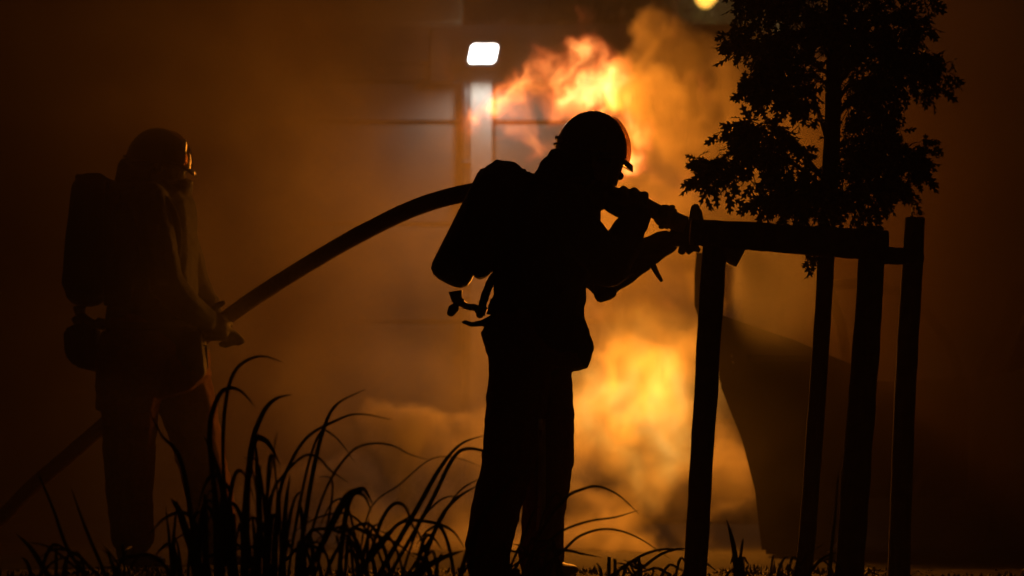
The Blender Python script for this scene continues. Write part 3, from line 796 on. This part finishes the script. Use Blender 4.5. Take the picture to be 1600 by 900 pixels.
clump(650, 8.8, 'tall arching grass clump just left of the legs of the leaning firefighter', [
    (10, [(593, 895), (652, 792), (688, 729), (720, 693), (760, 679)]),
    (8, [(611, 895), (670, 792), (706, 720), (728, 702), (760, 707), (790, 724)]),
    (7, [(660, 880), (688, 810), (715, 778), (749, 757)]),
    (6, [(540, 890), (548, 828), (580, 835), (616, 846), (652, 873)]),
    (6, [(580, 860), (598, 810), (616, 787), (634, 792), (645, 819), (654, 841)]),
    (6, [(590, 860), (625, 817), (670, 815), (706, 828), (726, 855)]),
    (11, [(652, 895), (688, 873), (726, 859)]),
    (3, [(560, 870), (580, 792), (625, 756), (665, 722), (692, 713), (724, 718), (751, 729)]),
    (4, [(630, 895), (640, 860), (660, 810), (690, 780), (720, 775)]),
    (8, [(560, 895), (590, 850), (620, 820), (650, 800)]),
    (5, [(640, 895), (680, 830), (716, 770), (760, 742)]),
    (9, [(720, 895), (735, 850), (752, 810), (790, 760), (810, 744)]),
], [(560, 740, 815, 880, 18, 4, 7, 28), (540, 660, 780, 850, 5, 3, 6, 34)], 5)
clump(110, 8.7, 'sparse few grass blades below the sagging end of the hose', [
    (7, [(132, 896), (104, 856), (80, 796), (50, 732)]), (6, [(160, 888), (136, 828), (115, 764)]),
    (9, [(70, 890), (48, 856), (26, 834)]), (6, [(192, 900), (180, 876), (154, 848)]), (4, [(116, 885), (80, 856), (48, 846)]), (5, [(150, 896), (120, 866), (90, 858), (60, 874)]),
], [(40, 200, 850, 885, 14, 4, 8, 20)], 8)
clump(850, 9.2, 'thin drooping grass clump before the boots of the leaning firefighter', [
    (5, [(820, 890), (850, 822), (884, 778), (908, 765), (935, 760), (967, 774), (998, 803)]),
    (4, [(850, 850), (881, 828), (922, 814), (962, 808), (998, 797)]),
    (5, [(840, 895), (881, 860), (908, 837), (949, 827), (994, 839), (1048, 874)]),
    (5, [(840, 868), (881, 860), (908, 865), (940, 871)]), (3, [(830, 880), (850, 800), (870, 770), (880, 790)]),
    (4, [(800, 880), (822, 830), (834, 800), (845, 790)]),
], [(790, 880, 840, 885, 12, 3, 6, 22)], 9)
clump(1020, 9.4, 'low grass tuft beside the left stake, before the fire', [
    (5, [(962, 895), (1003, 868), (1039, 858), (1070, 860)]), (5, [(994, 895), (1030, 868), (1057, 859), (1074, 858)]),
    (4, [(950, 895), (949, 868)]), (4, [(985, 895), (975, 882), (960, 878)]), (4, [(1090, 870), (1104, 880), (1122, 895)]),
], [(940, 1075, 868, 890, 16, 3, 7, 16)], 10)
clump(1150, 9.4, 'small stiff grass tuft right of the left stake', [
    (10, [(1152, 896), (1146, 850), (1136, 811)]), (6, [(1152, 896), (1158, 860), (1160, 840)]), (4, [(1172, 900), (1164, 886)]),
    (3, [(1222, 900), (1222, 880)]),
], [(1130, 1180, 870, 890, 6, 3, 6, 10)], 12)
clump(1290, 9.3, 'dim grass tuft at the foot of the oak between the stakes', [
    (5, [(1240, 898), (1262, 868), (1290, 850)]), (6, [(1262, 898), (1284, 872), (1306, 862)]), (5, [(1300, 850), (1306, 800), (1312, 730)]), 
], [(1200, 1320, 862, 888, 10, 3, 6, 16)], 14)

# low leaf litter and creeping cover on the bed
rnd = random.Random(4); vs, fs = [], []
for _ in range(9000):
    y = rnd.uniform(9.2, 11.5); x = rnd.uniform(-2.6, 2.8) * y / 11
    hgt = (.008 + .05 * max(0, noise.noise(Vector((x * 3.1, y * 2, 0))) + .15)) * rnd.uniform(.4, 1.2)
    d = Vector((rnd.gauss(0, 1), rnd.gauss(0, 1), 0)).normalized(); s = Vector((-d.y, d.x, 0)) * rnd.uniform(.004, .012)
    a = Vector((x, y, -.004)); b = a + d * rnd.uniform(.01, .04) + Vector((0, 0, hgt)); k = len(vs)
    vs += [(a - s)[:], (a + s)[:], b[:]]; fs.append((k, k + 1, k + 2))
me = bpy.data.meshes.new('ground_cover'); me.from_pydata(vs, [], fs)
tag(link('ground_cover', me, M['grass']), 'low leaf litter and creeping growth on the planting bed', 'ground cover', kind='stuff')

# ------------------------------------------------------------------ car standing to the right with its front door open
U = Vector((.02, 1, 0)).normalized(); N = Vector((-U.y, U.x, 0))          # along the car, out of its near flank
HB = P(1512, 700, 14.6) - U * 1.0; HB.z = 0
def K(u, v, z): return HB + U * u - N * v + Vector((0, 0, z))              # v runs across towards the far flank
c_root = empty('car', HB, 'black parked car with its front door standing open in the dark', 'car')
CW = 1.66
prof = [(-1.62, .32), (-1.68, .55), (-1.62, .86), (-1.05, .88), (0, .86), (1.0, .84), (1.5, .80), (2.1, .68), (2.3, .55), (2.32, .35), (2.1, .24), (1.85, .24), (1.82, .4), (1.68, .56), (1.48, .58), (1.3, .46), (1.24, .22), (-.75, .22), (-.8, .42), (-.93, .56), (-1.13, .58), (-1.3, .46), (-1.36, .26)]
bm = bmesh.new(); prism(bm, prof, lambda u, z: K(u, .04, z), lambda u, z: K(u, CW, z))
bmesh.ops.triangulate(bm, faces=[q for q in bm.faces if len(q.verts) > 4])
obj('body', bm, M['car'], c_root, smooth=False)
bm = bmesh.new(); rp_ = [(-1.5, 1.3), (-1.1, 1.38), (-.3, 1.42), (.35, 1.38), (.5, 1.33), (.4, 1.32), (-.3, 1.37), (-1.1, 1.33), (-1.48, 1.26)]
prism(bm, rp_, lambda u, z: K(u, .2, z), lambda u, z: K(u, CW - .16, z)); obj('roof', bm, M['car'], c_root, smooth=False)
for v, vt in ((.07, .22), (CW - .03, CW - .18)):
    for a, b in (((1.12, .83), (.45, 1.35)), ((0, .85), (-.08, 1.38)), ((-1.58, .85), (-1.42, 1.28)), ((-.98, .86), (-.95, 1.34))):
        bm = bmesh.new(); tube(bm, [K(a[0], v, a[1]), K(b[0], vt, b[1])], [.035, .03], 8); obj('pillar', bm, M['car'], c_root)
bm = bmesh.new(); box(bm, (0, 0, 0), (1, 1, 1))
for vtx in bm.verts:
    u = 1.1 - .62 * vtx.co.z - .02 * vtx.co.x; vtx.co = K(u, .14 + (CW - .28) * vtx.co.y, .85 + .47 * vtx.co.z)
obj('windscreen', bm, M['glass'], c_root, smooth=False)
for u in (-1.03, 1.55):
    for v in (.1, CW - .06):
        bm = bmesh.new(); tube(bm, [K(u, v - .08, .29), K(u, v - .085, .29), K(u, v + .1, .29)], [.27, .3, .3], 28); w = obj('wheel', bm, M['rubber'], c_root)
        bm = bmesh.new(); tube(bm, [K(u, v - .092, .29), K(u, v - .088, .29)], [.16, .18], 20); obj('rim', bm, M['metal'], w)
for v in (.4, 1.2):
    bm = bmesh.new(); hull(bm, [(K(.25, v, .5), (.24, .2, .07)), (K(.3, v, .52), (.22, .2, .07))]); hull(bm, [(K(.02, v, .55), (.08, .2, .07)), (K(-.12, v, 1.0), (.06, .17, .06))]); obj('seat', bm, M['carin'], c_root)
def car_door(u0, ang, panel, frame, handle):
    a = math.radians(ang); D = -U * math.cos(a) + N * math.sin(a); T = Vector((D.y, -D.x, 0))
    if T.dot(N) < 0: T = -T
    o = K(u0, 0, 0)
    w = lambda s, z, t=0: o + D * s + T * t + Vector((0, 0, z))
    bm = bmesh.new(); prism(bm, panel, lambda s, z: w(s, z, .0), lambda s, z: w(s, z, .09))
    d = obj('door', bm, M['car'], c_root, smooth=False)
    bm = bmesh.new(); tube(bm, catmull([w(s, z, .04) for s, z in frame], 6), .026, 8); obj('window_frame', bm, M['car'], d)
    s, z = handle; bm = bmesh.new(); tube(bm, catmull([w(s - .07, z, .09), w(s - .06, z, .13), w(s + .06, z, .13), w(s + .07, z, .09)], 4), .012, 8); obj('handle', bm, M['chrome'], d)
car_door(1.0, 42, [(0, .25), (0, .86), (.6, .84), (1.0, .82), (1.04, .5), (1.0, .25)],
         [(.02, .86), (.1, 1.02), (.4, 1.24), (.75, 1.31), (1.1, 1.3), (1.12, 1.24), (1.04, 1.1), (.98, .83)], (.86, .7))

# ------------------------------------------------------------------ burning waste container
YC = 13.1
w_root = empty('waste_container', P(1230, 700, YC), 'large dark waste container with sloping sides burning behind the left stake', 'waste container')
w_root.location.z = 0
c = lambda x, y, dy: P(x, y, YC) + Vector((dy * .14, dy, 0))
shell = [(1116, 492), (1124, 600), (1160, 690), (1186, 764), (1190, 866), (1298, 866), (1300, 764), (1322, 700), (1342, 640), (1350, 585), (1240, 540)]
bm = bmesh.new(); a, b = prism(bm, shell, lambda x, y: c(x, y, 0), lambda x, y: c(x, y, 1.25))
bmesh.ops.bevel(bm, geom=bm.edges[:], offset=.02, segments=2, affect='EDGES'); obj('tub', bm, M['char'], w_root, smooth=False)
bm = bmesh.new(); prism(bm, [(1108, 486), (1106, 498), (1236, 548), (1360, 596), (1360, 582), (1242, 532)], lambda x, y: c(x, y, -.04), lambda x, y: c(x, y, 1.29)); obj('rim', bm, M['char'], w_root, smooth=False)
bm = bmesh.new(); prism(bm, [(1088, 394), (1085, 430), (1085, 478), (1093, 500), (1112, 505), (1108, 492), (1098, 478), (1097, 430), (1099, 396)], lambda x, y: c(x, y, .0), lambda x, y: c(x, y, 1.2)); obj('lid', bm, M['char'], w_root, smooth=False)
for y in (556, 566):
    bm = bmesh.new(); hull(bm, [(c(1144 + (y - 556) * .2, y, -.012), (.008, .012, .012))]); obj('reflector', bm, M['chrome'], w_root)
bm = bmesh.new(); tube(bm, catmull([c(1180, 560, 0), c(1182, 560, -.07), c(1280, 562, -.07), c(1282, 562, 0)], 4), .014, 8); obj('handle', bm, M['char'], w_root)

# ------------------------------------------------------------------ smoke, flames, spray: density fields baked to voxel grids
class X:
    """tiny expression builder for geometry-node fields"""
    t = None
    def __init__(s, k): s.k = k
    @staticmethod
    def m(op, *a, clamp=False):
        n = X.t.nodes.new('ShaderNodeMath'); n.operation = op; n.use_clamp = clamp
        for i, v in enumerate(a):
            if isinstance(v, X): X.t.links.new(v.k, n.inputs[i])
            else: n.inputs[i].default_value = v
        return X(n.outputs[0])
    @staticmethod
    def v(op, *a, out=0):
        n = X.t.nodes.new('ShaderNodeVectorMath'); n.operation = op
        for i, v in enumerate(a):
            if isinstance(v, X): X.t.links.new(v.k, n.inputs[i])
            else: n.inputs[i].default_value = v
        return X(n.outputs[out])
    def __add__(s, o): return X.m('ADD', s, o)
    def __sub__(s, o): return X.m('SUBTRACT', s, o)
    def __mul__(s, o): return X.m('MULTIPLY', s, o)
    __radd__ = __add__; __rmul__ = __mul__
    def pow(s, e): return X.m('POWER', s, e)
    def max(s, o): return X.m('MAXIMUM', s, o)
    def smooth(s, a, b):
        n = X.t.nodes.new('ShaderNodeMapRange'); n.interpolation_type = 'SMOOTHSTEP'
        X.t.links.new(s.k, n.inputs['Value']); n.inputs['From Min'].default_value = a; n.inputs['From Max'].default_value = b
        return X(n.outputs['Result'])
def fbm(p, scale, detail=5, rough=.55, off=(0, 0, 0), vec=False, dist=0.0):
    q = X.v('ADD', p, off); n = X.t.nodes.new('ShaderNodeTexNoise'); n.noise_dimensions = '3D'
    n.inputs['Scale'].default_value = scale; n.inputs['Detail'].default_value = detail; n.inputs['Roughness'].default_value = rough; n.inputs['Distortion'].default_value = dist
    X.t.links.new(q.k, n.inputs['Vector'])
    return X(n.outputs[1 if vec else 0])
def warp(p, scale, amt, off=(0, 0, 0), detail=3):
    w = X.v('SUBTRACT', fbm(p, scale, detail, .5, off, True), (.5, .5, .5))
    a = amt if isinstance(amt, tuple) else (amt,) * 3
    return X.v('ADD', p, X.v('MULTIPLY', w, a))
def blob(p, px, py, Y, rx, ry, rd, amp=1.0, e=1.0):
    """soft ellipsoid centred on a photo pixel at distance Y; rx, ry in pixels there, rd in metres"""
    c_ = P(px, py, Y); k = Y / FPX
    d = X.v('LENGTH', X.v('DIVIDE', X.v('SUBTRACT', p, c_[:]), (rx * k, rd, ry * k)), out=1)
    f_ = X.m('SUBTRACT', 1.0, d, clamp=True)
    if e != 1.0: f_ = f_.pow(e)
    return f_ * amp
def volume(name, lo, hi, voxel, field, material, label, cat):
    vd = bpy.data.volumes.new(name); o = bpy.data.objects.new(name, vd); C.objects.link(o)
    vd.materials.append(material)
    t = bpy.data.node_groups.new(name, 'GeometryNodeTree'); X.t = t
    t.interface.new_socket('Geometry', in_out='OUTPUT', socket_type='NodeSocketGeometry')
    out = t.nodes.new('NodeGroupOutput'); vc = t.nodes.new('GeometryNodeVolumeCube'); sm = t.nodes.new('GeometryNodeSetMaterial')
    pos = X(t.nodes.new('GeometryNodeInputPosition').outputs[0])
    t.links.new(field(pos).k, vc.inputs['Density'])
    vc.inputs['Min'].default_value = lo; vc.inputs['Max'].default_value = hi
    for ax, i in (('X', 0), ('Y', 1), ('Z', 2)): vc.inputs['Resolution ' + ax].default_value = max(8, int((hi[i] - lo[i]) / voxel))
    sm.inputs['Material'].default_value = material
    t.links.new(vc.outputs[0], sm.inputs[0]); t.links.new(sm.outputs[0], out.inputs[0])
    md = o.modifiers.new('field', 'NODES'); md.node_group = t
    return tag(o, label, cat, kind='stuff')

def smoke_mat(name, col, dens, aniso=.25):
    m = bpy.data.materials.new(name); m.use_nodes = True; n = m.node_tree; n.nodes.remove(n.nodes['Principled BSDF'])
    v = n.nodes.new('ShaderNodeVolumePrincipled'); v.inputs['Color'].default_value = (*col, 1)
    v.inputs['Density'].default_value = dens; v.inputs['Anisotropy'].default_value = aniso
    n.links.new(v.outputs[0], n.nodes['Material Output'].inputs['Volume'])
    return m
def flame_mat(name, stops, strength, absorb=0.0):
    m = bpy.data.materials.new(name); m.use_nodes = True; n = m.node_tree; n.nodes.remove(n.nodes['Principled BSDF'])
    a = n.nodes.new('ShaderNodeAttribute'); a.attribute_name = 'density'
    r = n.nodes.new('ShaderNodeValToRGB')
    while len(r.color_ramp.elements) < len(stops): r.color_ramp.elements.new(.5)
    for e, (p_, c_) in zip(r.color_ramp.elements, stops): e.position = p_; e.color = (*c_, 1)
    n.links.new(a.outputs['Fac'], r.inputs[0])
    mu = n.nodes.new('ShaderNodeMath'); mu.operation = 'MULTIPLY'; mu.inputs[1].default_value = strength; n.links.new(a.outputs['Fac'], mu.inputs[0])
    e = n.nodes.new('ShaderNodeEmission'); n.links.new(r.outputs[0], e.inputs[0]); n.links.new(mu.outputs[0], e.inputs[1])
    n.links.new(e.outputs[0], n.nodes['Material Output'].inputs['Volume'])
    return m

def smoke_field(p):
    p_ = X.v('MULTIPLY', p, (1, .5, 1))
    w1 = X.v('MULTIPLY', X.v('SUBTRACT', fbm(p_, 1.1, 3, .5, (3, 1, 7), True), (.5, .5, .5)), (.9, .6, .9))
    w2 = X.v('MULTIPLY', X.v('SUBTRACT', fbm(p_, 5.5, 6, .62, (9, 2, 4), True), (.5, .5, .5)), (.34, .2, .34))
    q = X.v('ADD', p, X.v('ADD', w1, w2)); qn = X.v('MULTIPLY', q, (1, .45, 1))
    plume = None
    for b in ((1150, 200, 15.2, 260, 165, .8, 1.7), (1030, 140, 15.0, 125, 90, .55, 2.0), (1050, 330, 15.2, 190, 180, .8, 1.7),
              (1010, 310, 15.1, 130, 150, .5, 1.5), (1220, 270, 15.1, 180, 170, .8, .8), (1020, 470, 14.9, 170, 140, .7, 1.0)):
        k = blob(q, *b); plume = k if plume is None else plume + k
    low = None
    for b in ((980, 640, 14.6, 220, 230, .9, 1.2), (705, 672, 14.3, 165, 85, .5, 2.4), (540, 760, 14.7, 330, 120, .9, .9),
              (820, 850, 14.2, 430, 120, 1.0, .75), (1150, 730, 14.3, 180, 170, .8, .7)):
        k = blob(q, *b); low = k if low is None else low + k
    billow = fbm(qn, 3.0, 7, .62, (1, 5, 2))
    shape = (plume.max(low) + (billow - .5) * 1.15).smooth(.36, .56)
    inner = fbm(qn, 3.2, 7, .66, (7, 7, 1)).smooth(.42, .62)
    thick = shape * (inner * .94 + .06)
    veil = blob(p, 1250, 240, 14.9, 280, 260, 1.0, 1.3) + blob(p, 470, 470, 14.6, 700, 600, 2.4, 1.0) + blob(p, 260, 120, 15.2, 460, 300, 1.4, .8) + blob(p, 1280, 520, 12.6, 320, 480, .7, .2) + blob(p, 1250, 600, 14.4, 460, 460, 1.8, .1) + blob(p, 190, 360, 12.1, 430, 560, .8, .55)
    return thick + veil * (fbm(qn, 1.5, 5, .55, (2, 8, 8)).smooth(.38, .72) * .085 + .006)
volume('smoke', (-3.1, 11.4, 0.0), (3.0, 16.9, 3.1), .026, smoke_field, smoke_mat('smoke', (.84, .77, .66), 7.0),
       'orange lit smoke billowing round the fire and drifting across the wall', 'smoke')

def dimming_field(p):  # absorbing smoke added to dim the wall's left side and the parked car
    q = warp(X.v('MULTIPLY', p, (1, .6, 1)), .9, .8, (5, 5, 5), 4)
    m_ = blob(p, 110, 420, 14.6, 570, 760, 3.4, 2.6) + blob(p, 330, 40, 15.5, 520, 300, 2.2, .8) + blob(p, 640, 40, 17.0, 520, 130, 1.5, 1.6) + blob(p, 1550, 520, 13.8, 400, 720, 3.0, 2.8)
    return m_ * (fbm(q, 1.4, 6, .58, (8, 1, 3)).smooth(.3, .72) * .8 + .25)
volume('dimming_smoke', (-3.6, 11.5, 0.0), (3.4, 18.7, 3.4), .08, dimming_field, smoke_mat('absorbing_smoke', (.2, .14, .09), .8, .3),
       'dark smoke added to dim the left of the wall and the parked car', 'smoke')

def seg(p, a, b, Y, r, amp):
    """soft tapered streak between photo pixels"""
    A, B = P(*a, Y), P(*b, Y); ab = B - A; k = Y / FPX
    pa = X.v('SUBTRACT', p, A[:]); h_ = X.m('MULTIPLY', X.v('DOT_PRODUCT', pa, ab[:], out=1), 1 / ab.length_squared, clamp=True)
    n = X.t.nodes.new('ShaderNodeVectorMath'); n.operation = 'SCALE'; n.inputs[0].default_value = ab[:]; X.t.links.new(h_.k, n.inputs['Scale'])
    d = X.v('LENGTH', X.v('MULTIPLY', X.v('SUBTRACT', pa, X(n.outputs[0])), (1, .9, 1)), out=1)
    return X.m('SUBTRACT', 1.0, d * (1 / (r * k)), clamp=True) * amp
YF = 14.6
def flame_field(p):
    p_ = X.v('MULTIPLY', p, (1, .35, 1))
    w1 = X.v('MULTIPLY', X.v('SUBTRACT', fbm(p_, 2.4, 2, .5, (4, 4, 4), True), (.5, .5, .5)), (.4, .2, .4))
    w2 = X.v('MULTIPLY', X.v('SUBTRACT', fbm(p_, 8.0, 4, .6, (1, 2, 3), True), (.5, .5, .5)), (.17, .1, .2))
    q = X.v('ADD', p, X.v('ADD', w1, w2))
    f_ = None
    for a, b, r, amp in (((766, 180), (800, 165), 46, 1.05), ((790, 170), (850, 110), 56, 1.1), ((850, 130), (890, 80), 54, 1.1), ((870, 140), (950, 150), 74, 1.3), ((940, 120), (1000, 200), 60, 1.1),
                         ((900, 170), (970, 240), 56, 1.0), ((808, 175), (826, 250), 32, .9), ((880, 180), (840, 240), 40, .75), ((1000, 210), (1015, 340), 56, .55), ((790, 225), (830, 232), 20, .7), ((1000, 230), (1060, 285), 56, .5), ((1050, 270), (1000, 380), 56, .34)):  # streaks trailing down at right put the lit smoke's glow into emission
        k = seg(q, a, b, YF, r, amp); f_ = k if f_ is None else X.m('SMOOTH_MAX', f_, k, .12)
    st = X.v('MULTIPLY', q, (1.0, .35, .6))
    n1 = fbm(st, 6.5, 7, .66, (0, 3, 9), dist=.6)
    return ((f_ * 1.35 + (n1 - .5) * 2.9 - .34).smooth(.0, 1.5)).pow(1.6)
lo, hi = P(690, 500, YF), P(1150, 20, YF)
volume('flames', (lo.x, YF - .5, lo.z), (hi.x, YF + .5, hi.z), .012, flame_field,
       flame_mat('flame', [(0, (1, .15, .03)), (.3, (1, .24, .05)), (.65, (1, .4, .09)), (1, (1, .58, .18))], 22.0),
       'bright yellow flames blown sideways above the helmet of the leaning firefighter', 'flames')
YG = 13.9
def glow_field(p):
    p_ = X.v('MULTIPLY', p, (1, .4, 1))
    w1 = X.v('MULTIPLY', X.v('SUBTRACT', fbm(p_, 1.8, 3, .5, (14, 4, 4), True), (.5, .5, .5)), (.6, .3, .6))
    w2 = X.v('MULTIPLY', X.v('SUBTRACT', fbm(p_, 6.0, 5, .6, (1, 12, 3), True), (.5, .5, .5)), (.2, .1, .24))
    q = X.v('ADD', p, X.v('ADD', w1, w2))
    f_ = blob(q, 975, 615, YG, 220, 160, .45, .95) + blob(q, 1020, 650, YG, 80, 130, .35, .55) + blob(q, 940, 570, YG, 110, 70, .4, .4) + blob(q, 1030, 720, YG, 60, 60, .3, .3)
    n1 = fbm(X.v('MULTIPLY', q, (1, .4, .8)), 4.2, 6, .62, (5, 3, 2)); return f_ * (n1.smooth(.36, .68) * 1.2 + .16)
lo, hi = P(800, 830, YG), P(1200, 430, YG)
volume('fire_glow', (lo.x, YG - .55, max(.02, lo.z)), (hi.x, YG + .55, hi.z), .022, glow_field,
       flame_mat('fire_body', [(0, (1, .33, .03)), (.5, (1, .48, .07)), (1, (1, .6, .14))], 1.9),
       'yellow body of the fire glowing through smoke between the firefighter and the left stake', 'fire')
def fire_light(px, py, Y, W_, r, col=(1, .29, .02)):
    d = bpy.data.lights.new('fire_light', 'POINT'); d.energy = W_; d.color = col; d.shadow_soft_size = r
    o = bpy.data.objects.new('fire_light', d); C.objects.link(o); o.location = P(px, py, Y); return o
fire_light(985, 605, YG, 100, .25)
fire_light(945, 160, YF, 66, .3)
fire_light(975, 260, 14.05, 92, .25, (1, .27, .016))  # lamp added ahead of the flames to light the front of the smoke

# water fog from the nozzle
def spray_field(p):
    a = nz(1160, 398); ax = (P(1300, 545, 12.5) - a).normalized()
    pa = X.v('SUBTRACT', p, a[:]); h_ = X.v('DOT_PRODUCT', pa, ax[:], out=1)
    n = X.t.nodes.new('ShaderNodeVectorMath'); n.operation = 'SCALE'; n.inputs[0].default_value = ax[:]; X.t.links.new(h_.k, n.inputs['Scale'])
    d = X.v('LENGTH', X.v('SUBTRACT', pa, X(n.outputs[0])), out=1)
    r = h_ * .3 + .03
    e = X.m('SUBTRACT', 1.0, X.m('DIVIDE', d, r.max(.01))).smooth(0, .16)
    return e * h_.smooth(0, .03) * X.m('DIVIDE', .06, (h_ + .12).max(.05)) * (fbm(p, 6, 4).smooth(.2, .8) * .5 + .6) * X.m('SUBTRACT', 1.0, h_.smooth(.4, .95))
volume('water_spray', (.7, 10.9, .3), (2.2, 13.0, 1.7), .018, spray_field, smoke_mat('water_fog', (.95, .95, .95), 26.0, .35),
       'cone of fine water spray leaving the nozzle towards the container', 'water spray')

# thin even haze over the whole place
bm = bmesh.new(); box(bm, (-60, -8, -1.2), (60, 60, 12)); hz = obj('haze', bm, smoke_mat('thin_haze', (.8, .78, .75), .009, .2), smooth=False)
hz.data.materials[0].node_tree.nodes['Principled Volume'].inputs['Density Attribute'].default_value = ''
tag(hz, 'thin smoky haze hanging over the street', 'haze', kind='stuff')
